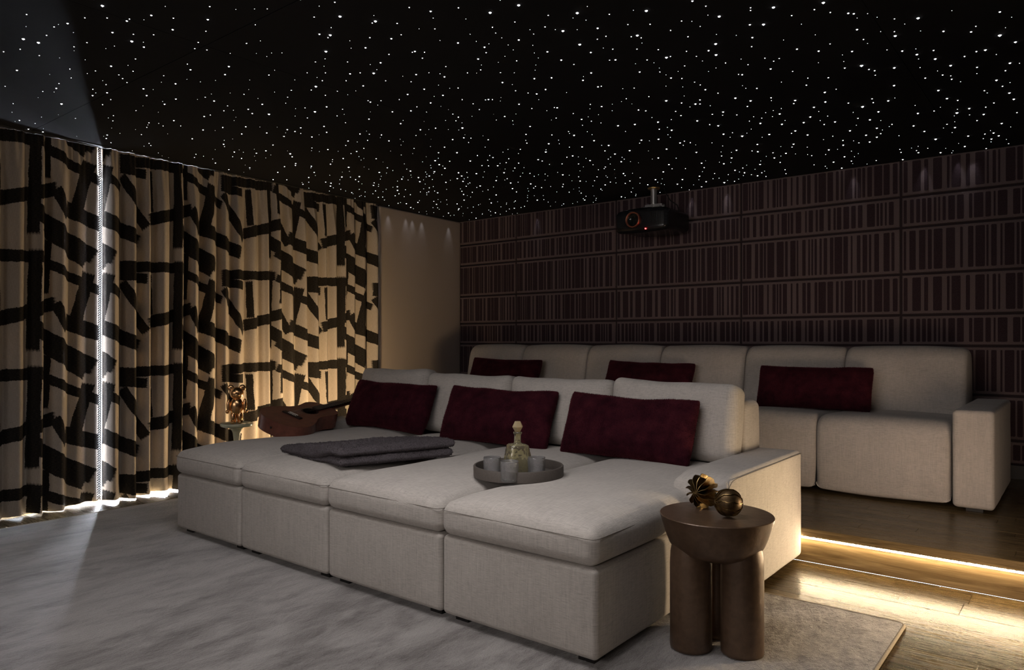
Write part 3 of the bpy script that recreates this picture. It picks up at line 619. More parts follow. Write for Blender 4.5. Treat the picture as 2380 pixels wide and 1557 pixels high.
for x0, x1 in ((-4.255, -4.02), (-1.352, -1.118)):
    ay0 = AY0 + (.02 if x0 < -3 else .0)
    def armfn(V, hy=(AY1 - ay0) / 2):
        V = V.copy(); dd = np.clip(V[:, 1] + hy, 0, .085); V[:, 2] -= np.where(V[:, 2] > .1, (.085 - np.sqrt(np.clip(.085 ** 2 - (.085 - dd) ** 2, 0, None))) * .8, 0); V += np.stack([nz(V, 5, .002, 3), nz(V, 5, .002, 7), nz(V, 4, .003, 5)], 1); return V
    xa, xb = x0, x1
    arm = put('arm', *rbox((xa + xb) / 2, (ay0 + AY1) / 2, (.03 + AZ) / 2, (xb - xa) / 2, (AY1 - ay0) / 2, (AZ - .03) / 2, .028, 5, (5, 10, 8), armfn), M['linen'], sofa)
    ox = xb + .001 if x0 > -3 else xa - .001
    sl = [(ox, ay0 + .008, z) for z in np.linspace(.06, AZ - .10, 8)] + [(ox, ay0 + .010 + .078 * (1 - math.cos(R(a))), AZ - .088 + .074 * math.sin(R(a))) for a in range(0, 91, 10)] + [(ox, y, AZ - .012) for y in np.linspace(ay0 + .12, AY1 - .02, 10)]
    put('seam', *tube(sl, .0016, 6), M['linen_seam'], arm)

# loose back cushions
def slab(o, xax, zax, w, h, t, seed, sag=.012, mat='linen', name='back_cushion', label='', cat='cushion', group=None, corner=.05, n=(14, 3, 10), seam=True):
    """upright cushion: width along xax, height along zax; o is the middle of its lower edge at the back"""
    xax = Vector(xax).normalized(); zax = Vector(zax).normalized(); yax = zax.cross(xax).normalized(); zax = xax.cross(yax)
    def fn(V):
        V = V.copy(); a, c = V[:, 0] / (w / 2), V[:, 2] / (h / 2); dome = np.clip(1 - np.abs(a) ** 2.6, 0, 1) * np.clip(1 - np.abs(c) ** 2.6, 0, 1)
        V[:, 1] += np.sign(V[:, 1]) * .035 * dome * (np.abs(V[:, 1]) > t * .25)
        V[:, 2] += np.where(c > .5, -sag * (1 - a ** 2) + nz(V, 5, .010, seed), 0); V[:, 1] += nz(V, 6, .012, seed + 3); V[:, 0] += nz(V, 5, .006, seed + 5)
        return V
    mf = rbox(0, 0, 0, w / 2, t / 2, h / 2, corner, 4, n, fn); Mx = frame(Vector(o) + zax * h / 2 - yax * (-t / 2) * -1, xax, yax, zax)
    root = tag(put(name, *xf(Mx, mf), M[mat], loc=tuple(o)), label, cat, group)
    if seam:
        P = rect_loop(-w / 2 + .012, w / 2 - .012, -h / 2 + .012, h / 2 - .012, .04, 5); Q = []
        for i in range(len(P)):
            a, b = P[i], P[(i + 1) % len(P)]; m = max(1, int(math.dist(a, b) / .04))
            for k in range(m): f = k / m; Q.append((a[0] + (b[0] - a[0]) * f, -t * .36, a[1] + (b[1] - a[1]) * f))
        Q = np.array(Q); sg = np.where(Q[:, 2] > h * .3, -sag * (1 - (Q[:, 0] / (w / 2)) ** 2), 0); Q[:, 2] += sg
        put('seam', *xf(Mx, tube([tuple(q) for q in Q], .0016, 6, closed=True)), M['linen_seam'], root)
    return root
bc = [('leftmost grey back cushion on the chaise sofa, at the curtain end', -4.10, -3.42, .405, -1.5), ('second grey back cushion from the left on the chaise sofa', -3.43, -2.72, .385, .5),
      ('third grey back cushion from the left, behind the glass decanter', -2.725, -2.02, .385, 0), ('rightmost grey back cushion on the chaise sofa, warm lit at its end', -2.03, -1.325, .390, 1.5)]
for i, (lb, a, b, h, rot) in enumerate(bc):
    slab(((a + b) / 2, 3.475, .492), (1, math.tan(R(rot)) * .3, -math.tan(R(rot)) * .5), (0, .16, 1), b - a - .006, h, .15, 60 + 7 * i, .008, seam=False, label=lb, group='loose back cushions of the chaise sofa')

# velvet pillows
def pillow(o, xax, zax, w, h, t, seed, label, group, nf=16000):
    xax = Vector(xax).normalized(); zax = Vector(zax).normalized(); yax = zax.cross(xax).normalized(); zax = xax.cross(yax)
    nu, nv = 36, 20; V = []; Fc = []
    for s in (-1, 1):
        for j in range(nv + 1):
            for i in range(nu + 1):
                a, c = -1 + 2 * i / nu, -1 + 2 * j / nv; a = math.copysign(1 - (1 - abs(a)) ** 1.35, a); c = math.copysign(1 - (1 - abs(c)) ** 1.35, c)
                th = ((1 - abs(a) ** 2.4) * (1 - abs(c) ** 2.4)); th = th ** .55 if th > 0 else 0
                x = a * w / 2 * (1 - .020 * (1 - c * c)); z = c * h / 2 * (1 - .115 * (1 - a * a)); y = s * (t / 2 * th + .007)
                cr_ = (abs(a) * abs(c)) ** 6; x *= 1 - .03 * cr_; z *= 1 - .05 * cr_
                V.append((x, y, z))
    m = (nu + 1) * (nv + 1)
    for s in (0, 1):
        for j in range(nv):
            for i in range(nu):
                q = (s * m + j * (nu + 1) + i, s * m + j * (nu + 1) + i + 1, s * m + (j + 1) * (nu + 1) + i + 1, s * m + (j + 1) * (nu + 1) + i); Fc.append(q if s == 0 else tuple(reversed(q)))
    rim = [i for i in range(nu + 1)] + [j * (nu + 1) + nu for j in range(1, nv + 1)] + [nv * (nu + 1) + i for i in range(nu - 1, -1, -1)] + [j * (nu + 1) for j in range(nv - 1, 0, -1)]
    for k in range(len(rim)): a, b = rim[k], rim[(k + 1) % len(rim)]; Fc.append((b, a, a + m, b + m))
    V = np.array(V); V[:, 1] += nz(V, 7, .012, seed); V[:, 2] += nz(V, 5, .008, seed + 2)
    # rest the lower edge and let it slump
    Mx = frame(Vector(o) + zax * h / 2, xax, yax, zax); mf = xf(Mx, (V, Fc))
    root = tag(put('velvet_pillow', *mf, M['velvet'], loc=tuple(o)), label, 'pillow', group)
    put('fur', *strands(mf[0], Fc, int(nf * 1.4), .0062, .0015, seed, .2), M['velvet'], root, smooth=False, kind='stuff')
G1 = 'burgundy velvet pillows on the chaise sofa'; G2 = 'burgundy velvet pillows on the rear sofa'
pillow((-3.66, 3.20, .505), (1, -.03, -.015), (-.06, .42, 1), .80, .345, .15, 1, 'burgundy velvet pillow beside the guitar, leftmost on the chaise sofa', G1)
pillow((-2.68, 3.15, .500), (1, .07, -.015), (.10, .45, 1), .76, .355, .15, 2, 'burgundy velvet pillow behind the decanter, middle one on the chaise sofa', G1)
pillow((-1.835, 3.165, .500), (1, .01, -.012), (.05, .42, 1), .735, .345, .16, 3, 'burgundy velvet pillow at the right end of the chaise sofa, by the arm', G1)

# ------------------------------------------------------------------ rear sofa on the platform
BX = [-4.79, -4.13, -3.42, -2.72, -2.02, -1.322, -.600]
rs_ = thing('recliner_sofa', 'long pale grey six-seat sofa against the dark wall on the platform', 'sofa', (-2.7, 5.1, PZ))
def profile_seat(x0, x1, pts_, seed, bulge=.012, n=12, r=.03):
    """upholstered piece: closed profile in (y, z) swept along x with softly rounded ends"""
    P = np.array(pts_, float); m = len(P); c = P.mean(0); V, Fc = [], []
    st = [(0, .0), (.004, .35), (.012, .65), (.024, .9), (.04, 1.0)]
    xs_ = [(x0 + a, b) for a, b in st] + [(x0 + .04 + (x1 - x0 - .08) * k / n, 1.0) for k in range(1, n)] + [(x1 - a, b) for a, b in reversed(st)]
    nrm = np.roll(P, -1, 0) - np.roll(P, 1, 0); nrm = np.stack([nrm[:, 1], -nrm[:, 0]], 1); nrm /= np.linalg.norm(nrm, axis=1, keepdims=True)
    if np.mean(np.sum(nrm * (P - c), 1)) < 0: nrm = -nrm
    for x, b in xs_:
        t = (x - x0) / (x1 - x0); off = -.030 * (1 - b) + bulge * (1 - (2 * t - 1) ** 2)
        Q = P + nrm * off
        for y, z in Q: V.append((x, y, z))
    k = len(xs_)
    for i in range(k - 1):
        for j in range(m): l = (j + 1) % m; Fc.append((i * m + j, (i + 1) * m + j, (i + 1) * m + l, i * m + l))
    Fc += [tuple(range(m)), tuple((k - 1) * m + j for j in range(m - 1, -1, -1))]
    V = np.array(V); V[:, 1] += nz(V, 4, .004, seed); V[:, 2] += nz(V, 3, .004, seed + 1)
    # face orientation
    return V, [tuple(reversed(f)) for f in Fc]
def smoothp(P, n=44):
    P = np.array(P, float); m = len(P); out = []
    for i in range(m):
        p0, p1, p2, p3 = P[i - 1], P[i], P[(i + 1) % m], P[(i + 2) % m]
        for t in np.linspace(0, 1, 5)[:-1]: out.append(.5 * ((2 * p1) + (-p0 + p2) * t + (2 * p0 - 5 * p1 + 4 * p2 - p3) * t ** 2 + (-p0 + 3 * p1 - 3 * p2 + p3) * t ** 3))
    return out
seatp = smoothp([(4.655, .215), (4.645, .42), (4.652, .565), (4.70, .625), (4.80, .640), (5.10, .625), (5.36, .60), (5.36, .24), (5.0, .205), (4.70, .20)])
backp = smoothp([(5.30, .50), (5.255, .62), (5.285, .80), (5.31, .93), (5.335, 1.00), (5.39, 1.045), (5.47, 1.052), (5.55, 1.03), (5.60, .95), (5.62, .75), (5.60, .50), (5.45, .46)])
for i in range(6):
    x0, x1 = BX[i], BX[i + 1]
    put('seat', *profile_seat(x0 + .002, x1 - .002, seatp, 80 + i), M['linen'], rs_)
    put('backrest', *profile_seat(x0 + .002, x1 - .002, backp, 90 + i), M['linen'], rs_)
put('plinth', *box(BX[0] + .02, BX[6] - .02, 4.95, 5.60, PZ + .002, .30), M['feet'], rs_, smooth=False)
for x0, x1 in ((-4.985, -4.795), (-.590, -.395)):
    put('arm', *rbox((x0 + x1) / 2, (4.60 + 5.60) / 2, (PZ + .022 + .722) / 2, (x1 - x0) / 2, .50, (.722 - PZ - .022) / 2, .024, 4, (5, 10, 8), lambda V: V + np.stack([nz(V, 5, .002, 3), nz(V, 5, .003, 7), nz(V, 4, .003, 5)], 1)), M['linen'], rs_)
    for fy in (4.70, 5.5): put('foot', *box((x0 + x1) / 2 - .04, (x0 + x1) / 2 + .04, fy - .04, fy + .04, PZ, PZ + .03), M['feet'], rs_, smooth=False)
pillow((-4.19, 5.06, .632), (1, .02, -.012), (.02, .42, 1), .80, .33, .14, 4, 'burgundy velvet pillow at the curtain end of the rear sofa', G2, 7000)
pillow((-2.73, 5.06, .632), (1, .0, -.02), (-.02, .42, 1), .76, .33, .14, 5, 'burgundy velvet pillow in the middle of the rear sofa, below the projector', G2, 7000)
pillow((-1.46, 5.03, .634), (1, .02, .0), (.02, .38, 1), .74, .315, .15, 6, 'burgundy velvet pillow at the right end of the rear sofa', G2, 10000)

# ------------------------------------------------------------------ throw blanket
def blanket():
    c = np.array([[-3.37, 2.24], [-2.72, 2.13], [-2.53, 2.72], [-3.19, 2.70]])           # corners, from front left round
    root = thing('throw_blanket', 'folded charcoal knitted throw on the chaise sofa seat', 'blanket', (-2.95, 2.45, .50))
    for li, (zb, th, ins, nm_) in enumerate(((.497, .044, .022, 'lower_fold'), (.542, .048, .0, 'upper_fold'))):
        nu, nv = 70, 64; hu = 1.0; V = []; Fc = []
        def pos(a, b):
            a2, b2 = a * (1 - ins), b * (1 - ins); s, t = (a2 + 1) / 2, (b2 + 1) / 2
            return (c[0] * (1 - s) + c[1] * s) * (1 - t) + (c[3] * (1 - s) + c[2] * s) * t
        for sgn in (1, -1):
            for j in range(nv + 1):
                for i in range(nu + 1):
                    a, b = -1 + 2 * i / nu, -1 + 2 * j / nv; e = max(abs(a), abs(b)); k = 1 - max(0, (e - .88) / .12); k = math.sqrt(max(0, 1 - (1 - k) ** 2))
                    rr = max(abs(a), abs(b)); p = pos(a * (1 - .02 * (1 - k)) if rr > 0 else a, b)
                    sm = lambda q: (lambda w_: w_ * w_ * (3 - 2 * w_))(min(1, max(0, q)))
                    tq, T_ = sm((a - .0) / .75), sm((a + 1) / 1.7)
                    za, zc = (.505, .515 + .036 * tq) if li == 0 else (.505 + .048 * tq, .543 + .052 * T_)
                    z = (za + zc) / 2 + sgn * (zc - za) / 2 * k
                    w1 = .006 * mnoise.noise(Vector((p[0] * 6, p[1] * 6, li * 3))) + (.012 * math.exp(-((a - .35 + .3 * b) / .16) ** 2) * (1 - abs(b)) if li == 1 else 0)
                    z += w1 * (sgn > 0) * k
                    yarn = (.0065 * abs(math.sin(p[0] * 2 * PI / .021 + 1.2 * math.sin(p[1] * 2 * PI / .018))) + .0025 * mnoise.noise(Vector((p[0] * 130, p[1] * 130, 5)))) * k
                    z += yarn * (1 if sgn > 0 else 0)
                    # wavy outline
                    q = .010 * mnoise.noise(Vector((a * 3, b * 3, 9 + li))); V.append((p[0] + q, p[1] + q * .6, z))
        m = (nu + 1) * (nv + 1)
        for s in (0, 1):
            for j in range(nv):
                for i in range(nu):
                    f = (s * m + j * (nu + 1) + i, s * m + j * (nu + 1) + i + 1, s * m + (j + 1) * (nu + 1) + i + 1, s * m + (j + 1) * (nu + 1) + i); Fc.append(f if s == 0 else tuple(reversed(f)))
        rim = [i for i in range(nu + 1)] + [j * (nu + 1) + nu for j in range(1, nv + 1)] + [nv * (nu + 1) + i for i in range(nu - 1, -1, -1)] + [j * (nu + 1) for j in range(nv - 1, 0, -1)]
        for k in range(len(rim)): a, b = rim[k], rim[(k + 1) % len(rim)]; Fc.append((b, a, a + m, b + m))
        V = np.array(V); o = put(nm_, V, Fc, M['throw'], root)
        put('yarn_ends', *strands(V, Fc, 14000, .0055, .0026, 30 + li), M['throw'], o, smooth=False, kind='stuff')
blanket()

# ------------------------------------------------------------------ tray, decanter, tumblers
TX, TY, TZ = -1.958, 2.50, .509
tray = thing('round_tray', 'round grey leather tray with raised rim on the sofa seat', 'tray', (TX, TY, TZ))
put('bottom', *lathe([(0, 0), (.193, 0), (.193, .006), (0, .006)], 64, (TX, TY, TZ)), M['tray'], tray, hard=40)
put('rim', *lathe([(.1935, 0), (.197, .002), (.1975, .044), (.195, .047), (.1885, .047), (.187, .044), (.187, .0062), (.1935, .0062), (.1935, 0)], 96, (TX, TY, TZ)), M['tray'], tray, hard=50)
tb = TZ + .0065
def tumbler(x, y, label):
    n = 84; root = thing('glass_tumbler', label, 'glass', (x, y, tb), 'cut glass tumblers on the tray')
    zo = np.linspace(.004, .074, 40); V, Fc = [], []
    prof = [(0, 0), (.020, 0), (.031, .001)] + [(.0335 + .0035 * (z / .08), z) for z in zo] + [(.0372, .080), (.0375, .085), (.0365, .0865), (.0352, .085)] + [(.0335, .06), (.0318, .014), (.030, .0115), (.018, .010), (0, .010)]
    def cut(V):
        V = V.copy(); r = np.hypot(V[:, 0], V[:, 1]); a = np.arctan2(V[:, 1], V[:, 0]); z = V[:, 2]
        msk = (r > .0325) & (z > .003) & (z < .075) & (r > .0334 + .0035 * z / .08 - .0004)
        d = np.abs(np.sin(a * 14 + z * 520)) * np.abs(np.sin(a * 14 - z * 520)); k = 1 + msk * (.0040 * d - .0016) / .035; V[:, 0] *= k; V[:, 1] *= k; return V
    put('bowl', *lathe(prof, n * 2, (x, y, tb), cut), M['glass'], root)
def tp(px, py, z): return onplane(px, py, z)
for (px, py, lb) in ((1144, 1062, 'cut glass tumbler at the left of the round tray'), (1184, 1071, 'cut glass tumbler at the front of the tray before the decanter'), (1247, 1062, 'cut glass tumbler at the right of the round tray')):
    p = tp(px, py, tb + .0865); tumbler(p[0], p[1], lb)
dc = tp(1203, 1101, tb); dx, dy = dc[0], dc[1]
dec = thing('decanter', 'faceted glass decanter with gold stopper on the round tray', 'decanter', (dx, dy, tb))
def sqlathe(prof, c, n=24, pw=5, rot=R(40), fn=None):
    def sh(V):
        V = V.copy(); a = np.arctan2(V[:, 1], V[:, 0]); r = np.hypot(V[:, 0], V[:, 1]); t = (np.abs(np.cos(a)) ** pw + np.abs(np.sin(a)) ** pw) ** (-1 / pw)
        sq = np.clip((.150 - V[:, 2]) / .02, 0, 1); k = 1 + (t - 1) * sq; V[:, 0] *= k; V[:, 1] *= k
        if fn is not None: V = fn(V)
        ca, sa = math.cos(rot), math.sin(rot); x = V[:, 0] * ca - V[:, 1] * sa; V[:, 1] = V[:, 0] * sa + V[:, 1] * ca; V[:, 0] = x; return V
    return lathe(prof, n, c, sh)
outer = [(0, 0), (.060, 0), (.066, .004)] + [(.066 - .024 * t, .004 + .122 * t) for t in np.linspace(.05, 1, 16)] + [(.034, .131), (.016, .134), (.0145, .142), (.0145, .172), (.018, .175), (.0195, .180), (.018, .184), (.012, .184), (.0115, .142), (.013, .131)] + [(.038 + .023 * t, .124 - .112 * t) for t in np.linspace(0, 1, 12)] + [(0, .010)]
def emb(V):
    r = np.hypot(V[:, 0], V[:, 1]); msk = (V[:, 2] > .01) & (V[:, 2] < .122) & (r > .034)
    k = 1 + msk * (nz(V, 95, .045, 2)); V[:, 0] *= k; V[:, 1] *= k; return V
put('bottle', *sqlathe(outer, (dx, dy, tb), 96, 6, R(55), emb), M['greenglass'], dec)
liq = [(0, .0125), (.044, .0125), (.046, .016), (.040, .062), (0, .062)]
put('stopper', *lathe([(0, .184), (.0112, .184), (.013, .186), (.024, .205), (.0245, .207), (.013, .230), (0, .2305)], 6, (dx, dy, tb)), M['stopper'], dec, smooth=False, label='champagne gold hexagonal stopper')

# ------------------------------------------------------------------ stool with three legs, brass balls
KX, KY, KZ = -1.046, 2.484, .012
stool = thing('side_table', 'dark bronze round side table on three fat cylinder legs', 'side table', (KX, KY, KZ))
va = math.atan2(KY, KX)
put('table_top', *lathe([(0, .318), (.08, .319), (.122, .325), (.148, .340), (.165, .365), (.177, .395), (.188, .43), (.1955, .455), (.1985, .4655), (.1965, .468), (0, .468)], 72, (KX, KY, KZ)), M['bronze'], stool, hard=50)
for k in range(3):
    a = va + k * 2 * PI / 3; lx, ly = KX + .100 * math.cos(a), KY + .100 * math.sin(a)
    put('leg', *lathe([(0, 0), (.066, 0), (.072, .004), (.073, .012), (.073, .30), (.071, .34), (.064, .38), (0, .40)], 40, (lx, ly, KZ)), M['bronze'], stool, hard=60)
def leafball(c, r, axis, nleaf, label, scallop, roll):
    root = thing('brass_ball', label, 'ornament', (c[0], c[1], c[2] - r), 'brass leaf balls on the side table')
    az = Vector(axis).normalized(); ax_ = az.orthogonal().normalized(); ay_ = az.cross(ax_)
    if not scallop: put('core', *lathe([(r * .93 * math.sin(PI * i / 16), -r * .93 * math.cos(PI * i / 16)) for i in range(17)], 32, c), M['brass_dark'], root)
    for k in range(nleaf):
        an = roll + 2 * PI * k / nleaf; d = ax_ * math.cos(an) + ay_ * math.sin(an); nrm = az.cross(d)
        mth, nr = 14, 7; V = []
        for s in (-1, 1):
            for i in range(mth + 1):
                t = -PI / 2 + PI * i / mth
                for j in range(nr + 1):
                    q = .06 + .94 * j / nr; lat = math.sin(t) * r * q; rad = math.cos(t) * r * q
                    if scallop: rad *= 1.0 + .04 * math.sin(3 * t); lat *= .94
                    cup = scallop * .022 * (rad / r) ** 2 + .0025 * math.sin(t * 7 + j + k)
                    p = az * lat + d * rad + nrm * (cup + s * .0009); V.append((c[0] + p.x, c[1] + p.y, c[2] + p.z))
        m = (mth + 1) * (nr + 1); Fc = []
        for s in (0, 1):
            for i in range(mth):
                for j in range(nr):
                    f = (s * m + i * (nr + 1) + j, s * m + i * (nr + 1) + j + 1, s * m + (i + 1) * (nr + 1) + j + 1, s * m + (i + 1) * (nr + 1) + j); Fc.append(f if s == 0 else tuple(reversed(f)))
        for i in range(mth): a, b = i * (nr + 1) + nr, (i + 1) * (nr + 1) + nr; Fc.append((a, b, b + m, a + m))
        put('leaf', V, Fc, M['brass'], root, hard=50)
tz = KZ + .468
toc = Vector((-KX, -KY, .4)).normalized(); rt = Vector((CS, SN, 0))
def ballpos(px, py, r):
    z = tz + r; return onplane(px, py, z)
b1 = ballpos(1634, 1141, .060); leafball(b1, .060, toc - rt * .75 + Vector((0, 0, -.15)), 13, 'open brass ball of cupped leaves, left on the bronze side table', 1, .2)
b2 = ballpos(1693, 1168, .050); leafball(b2, .050, -rt + toc * .12 + Vector((0, 0, .12)), 10, 'smaller closed brass ball of flat ribs, right on the side table', 0, .25)

# ------------------------------------------------------------------ guitar
def guitar():
    o = Vector((-4.015, 2.90, .634)); f = Vector((-.19, .965, .085)).normalized(); w = Vector((.93, .19, -.285)); w = (w - f * w.dot(f)).normalized(); n = w.cross(f).normalized()
    Mg = frame(o, w, f, n)                                           # local x across, y to the head, z out of the top
    root = thing('guitar', 'reddish brown acoustic guitar lying at the curtain end of the chaise sofa', 'guitar', tuple(o + n * -.09 - f * .1))
    half = [(0, -.33), (.065, -.327), (.125, -.308), (.168, -.27), (.187, -.215), (.180, -.16), (.155, -.105), (.127, -.06), (.114, -.02), (.114, .02), (.124, .06), (.130, .095), (.124, .13), (.100, .158), (.06, .172), (.03, .176)]
    hs = []
    for i in range(len(half) - 1):
        p0 = np.array(half[max(0, i - 1)]); p1 = np.array(half[i]); p2 = np.array(half[i + 1]); p3 = np.array(half[min(len(half) - 1, i + 2)])
        for t in np.linspace(0, 1, 5)[:-1]: hs.append(tuple(.5 * ((2 * p1) + (-p0 + p2) * t + (2 * p0 - 5 * p1 + 4 * p2 - p3) * t * t + (-p0 + 3 * p1 - 3 * p2 + p3) * t ** 3)))
    hs.append(half[-1]); out = hs + [(-x, y) for x, y in reversed(hs)][:-1]
    D = .095; N = len(out)
    # sides
    V = [(x, y, 0) for x, y in out] + [(x, y, -D) for x, y in out]; put('sides', *xf(Mg, (np.array(V), [(i, N + i, N + (i + 1) % N, (i + 1) % N) for i in range(N)])), M['mahog'], root)
    V = [(x, y, -D) for x, y in out]; put('back', *xf(Mg, (np.array(V), [tuple(range(N - 1, -1, -1))])), M['mahog'], root, smooth=False)
    # top with a real sound hole
    bm = bmesh.new(); es = []
    for lp in (out, [(.046 * math.cos(2 * PI * k / 40), .046 * math.sin(2 * PI * k / 40)) for k in range(40)]):
        vs = [bm.verts.new((x, y, 0.0006)) for x, y in lp]; es += [bm.edges.new((vs[i], vs[(i + 1) % len(vs)])) for i in range(len(vs))]
    bmesh.ops.triangle_fill(bm, edges=es, use_beauty=True); bm.verts.index_update()
    V = np.array([v.co[:] for v in bm.verts]); Fc = []
    for fa in bm.faces:
        q = [v.index for v in fa.verts]; Fc.append(tuple(q) if fa.normal.z > 0 else tuple(reversed(q)))
    bm.free(); put('soundboard', *xf(Mg, (V, Fc)), M['mahog'], root, smooth=False)
    put('rosette', *xf(Mg, lathe([(.047, .0008), (.056, .0014), (.056, .0008)], 40)), M['rosew'], root)
    put('inside', *xf(Mg, lathe([(0, -.05), (.09, -.05)], 24)), M['blackm'], root, smooth=False)
    put('bridge', *xf(Mg, chbox(-.075, .075, -.175, -.147, .0007, .010, .003)), M['rosew'], root, smooth=False)
    put('saddle', *xf(Mg, box(-.037, .037, -.1505, -.1485, .010, .0145)), M['bone'], root, smooth=False)
    nk = [(-.028, .05), (.028, .05), (.021, .46), (-.021, .46)]
    put('fretboard', *xf(Mg, prism(nk, .003, .010)), M['rosew'], root, smooth=False)
    put('neck', *xf(Mg, tube([(0, .165, -.012), (0, .25, -.007), (0, .40, -.006), (0, .462, -.006)], [.022, .018, .017, .017], 12)), M['mahog'], root)
    put('heel', *xf(Mg, chbox(-.022, .022, .165, .20, -.075, -.004, .004)), M['mahog'], root, smooth=False)
    put('headstock', *xf(Mg, prism([(-.022, .455), (.022, .455), (.033, .50), (.034, .62), (-.034, .62), (-.033, .50)], -.013, .003)), M['mahog'], root, smooth=False)
    put('nut', *xf(Mg, box(-.0215, .0215, .459, .464, .003, .014)), M['bone'], root, smooth=False)
    L_ = .61; 
    for k in range(1, 19):
        y = .461 - (L_ - L_ / 2 ** (k / 12)); hw = .021 + (.46 - y) / .41 * .007
        put('fret', *xf(Mg, box(-hw, hw, y - .0009, y + .0009, .010, .0115)), M['steel'], root, smooth=False)
    for k in range(6):
        t = -1 + 2 * k / 5
        put('string', *xf(Mg, tube([(t * .030, -.165, .0105), (t * .028, -.1495, .0152), (t * .0175, .4615, .0148), (t * .026, .55 + abs(t) * .02, .006)], .0007, 5)), M['steel'], root)
        put('bridge_pin', *xf(Mg, lathe([(0, 0), (.003, 0), (.0032, .003), (0, .0045)], 8, (t * .030, -.165, .010))), M['bone'], root)
    for s in (-1, 1):
        for k in range(3):
            y = .495 + k * .045
            tn = put('tuner', *xf(Mg, lathe([(0, 0), (.003, 0), (.003, .014), (0, .015)], 10, (s * .02, y, .003))), M['steel'], root)
            put('knob', *xf(Mg, rbox(s * .047, y, -.006, .008, .006, .003, .0025, 2, (1, 1, 1))), M['bone'], tn)
    ep = Mg @ Vector((0, -.331, -.047)); put('strap_button', *xf(Mg, lathe([(0, 0), (.006, 0), (.006, .006), (0, .008)], 12, fn=lambda V: np.stack([V[:, 0], -.329 - V[:, 2], -.047 + V[:, 1]], 1))), M['blackm'], root)
guitar()

# ------------------------------------------------------------------ pedestal table and gold figurine
PX, PYY = -4.53, 2.68
ped = thing('pedestal_table', 'small pale green glass pedestal table between sofa and curtain', 'side table', (PX, PYY, 0))
put('table_top', *lathe([(0, .512), (.045, .512), (.098, .517), (.105, .524), (.1065, .536), (.104, .540), (.098, .536), (0, .534)], 48, (PX, PYY, 0)), M['milk'], ped, hard=70)
put('stem', *lathe([(0, .03), (.030, .03), (.022, .07), (.018, .18), (.017, .36), (.020, .43), (.026, .475), (.036, .500), (.052, .5115), (0, .5118)], 32, (PX, PYY, 0)), M['milk'], ped)
put('foot', *lathe([(0, .0005), (.105, .0005), (.108, .006), (.10, .014), (.06, .024), (.028, .031), (0, .032)], 48, (PX, PYY, 0)), M['milk'], ped)
fg = thing('gold_figurine', 'shiny gold toy bear statuette standing on the glass pedestal table', 'figurine', (PX, PYY, .535))
fdir = Vector((-PX, -PYY, 0)).normalized(); fs = Vector((-fdir.y, fdir.x, 0)); fs = -fs if fs.dot(rt) < 0 else fs
def fput(name, parts):
    ms = []
    for (x, y, z, a, b, c) in parts:   # x to camera right, y to camera, z up
        V, Fc = lathe([(math.sin(PI * k / 14), -math.cos(PI * k / 14)) for k in range(15)], 24); V = V * np.array([a, b, c]) + np.array([x, y, z])
        V = np.outer(V[:, 0], fs) + np.outer(V[:, 1], fdir) + np.outer(V[:, 2], (0, 0, 1)) + np.array([PX, PYY, .535]); ms.append((V, Fc))
    V, Fc = join(*ms)
    return put(name, V, Fc, M['gold'], fg)
fput('body', [(0, 0, .118, .044, .034, .062)])
hd = fput('head', [(0, .002, .208, .046, .042, .042)])
for s in (-1, 1):
    e = fput('ear', [(s * .037, 0, .243, .022, .011, .022)])
    fput('arm', [(s * .052, .003, .125, .014, .015, .045)]); 
    fput('hand', [(s * .058, .006, .083, .013, .013, .014)])
    fput('leg', [(s * .021, 0, .045, .019, .021, .046)]); fput('paw', [(s * .022, .010, .0125, .020, .027, .0125)])
    fput('eye', [(s * .016, .039, .216, .004, .003, .004)])
fput('muzzle', [(0, .040, .197, .020, .016, .014)])

# ------------------------------------------------------------------ projector on the ceiling
QX, QY = -2.955, 5.655
pj = thing('projector', 'black ceiling projector with a copper ringed lens before the dark wall', 'projector', (QX, QY, ZC))
def pjfn(V):
    V = V.copy(); fy = np.clip(-V[:, 1] / .22, 0, 1); V[:, 1] -= .030 * (1 - (V[:, 0] / .25) ** 2) * (V[:, 1] < 0); V[:, 2] *= 1 - .16 * np.clip(np.abs(V[:, 0]) / .25, 0, 1) ** 2.2
    V[:, 2] -= .018 * fy * (V[:, 2] < 0); return V
QZ = 2.118
put('body', *rbox(QX, QY, QZ, .25, .22, .098, .045, 5, (12, 10, 5), pjfn), M['black'], pj)
ly = QY - .25
def fwd(prof, x, z, y, n=40): V, Fc = lathe(prof, n); return np.stack([V[:, 0] + x, y - V[:, 2], V[:, 1] + z], 1), [tuple(f) for f in Fc]
lx, lz = QX - .048, QZ - .004
put('lens_ring', *fwd([(.050, -.02), (.066, -.02), (.068, .018), (.064, .026), (.056, .024), (.052, .0)], lx, lz, ly), M['copper'], pj, label='copper lens ring')
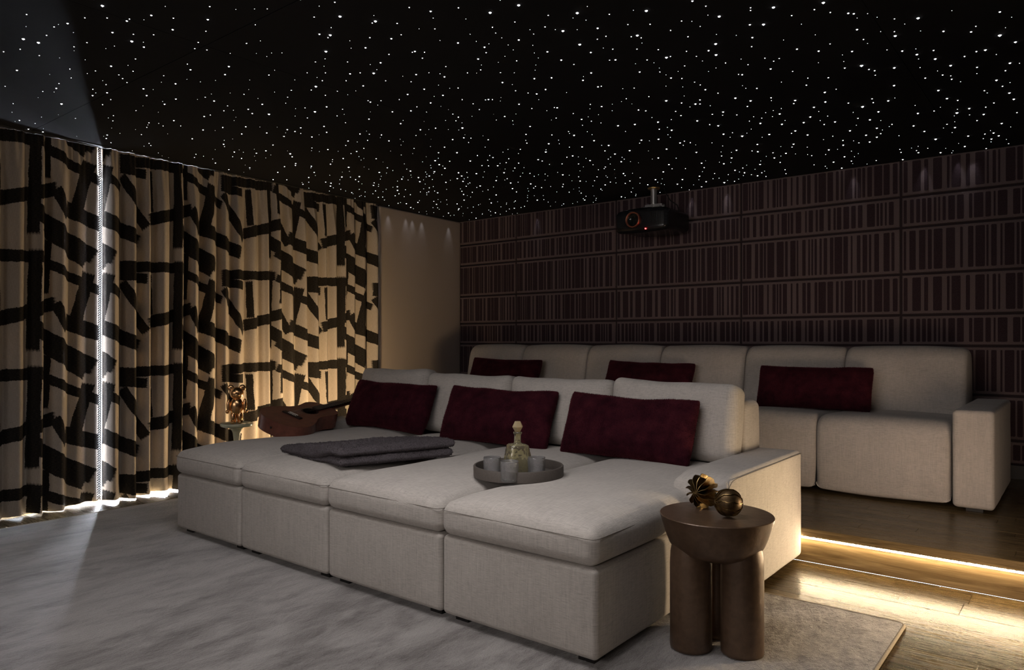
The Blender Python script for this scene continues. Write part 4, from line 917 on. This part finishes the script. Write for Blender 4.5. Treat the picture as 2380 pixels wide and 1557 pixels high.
put('lens', *fwd([(.053, -.018), (.052, .012), (.046, .010), (.040, -.002), (.0, .006)], lx, lz, ly), M['lens'], pj)
put('front_plate', *rbox(QX + .050, ly + .016, QZ - .045, .030, .010, .026, .006, 2, (2, 1, 2)), plain('grey_front_plate', (.12, .12, .125), .35), pj)
put('status_light', *fwd([(0, .004), (.0035, .0035), (.0045, 0), (.0045, -.01)], QX + .064, QZ - .088, ly - .004, 12), M['red'], pj, label='glowing red status light')
for k in range(14):
    x = QX + .108 + k * .0085; yy = QY - .22 - .030 * (1 - ((x - QX) / .25) ** 2) - .0015
    put('vent_slat', *box(x - .0018, x + .0018, yy, yy + .012, QZ - .06, QZ + .052), M['blackm'], pj, smooth=False)
put('top_plate', *box(QX - .10, QX + .10, QY - .07, QY + .09, QZ + .0985, QZ + .106), M['blackm'], pj, smooth=False)
put('flange', *lathe([(0, ZC - .012), (.048, ZC - .012), (.052, ZC - .006), (.052, ZC - .0005), (0, ZC - .0005)], 32, (QX + .01, QY, 0)), M['gild'], pj, hard=40, label='brass coloured ceiling flange')
put('pole', *lathe([(.026, ZC - .013), (.026, QZ + .15), (.0, QZ + .15)], 28, (QX + .01, QY, 0)), M['sheet'], pj, hard=40)
put('bracket', *join(box(QX - .055, QX + .095, QY - .035, QY + .035, QZ + .128, QZ + .152), box(QX - .06, QX - .05, QY - .03, QY + .03, QZ + .104, QZ + .15), box(QX + .09, QX + .10, QY - .03, QY + .03, QZ + .104, QZ + .15), box(QX + .015, QX + .03, QY - .06, QY - .03, QZ + .106, QZ + .15)), M['sheet'], pj, smooth=False)
for x in (-.105, .125): put('bracket_screw', *join(tube([(QX + x * .5, QY - .02, QZ + .135), (QX + x, QY - .05, QZ + .120)], .006, 10), rbox(QX + x, QY - .05, QZ + .118, .012, .012, .010, .004, 2, (1, 1, 1))), M['sheet'], pj)
put('cable', *tube([(QX + .08, QY + .05, ZC - .002), (QX + .10, QY + .05, ZC - .05), (QX + .15, QY + .03, ZC - .12), (QX + .22, QY + .02, ZC - .17), (QX + .235, QY + .06, QZ + .03)], .005, 8), M['blackm'], pj)
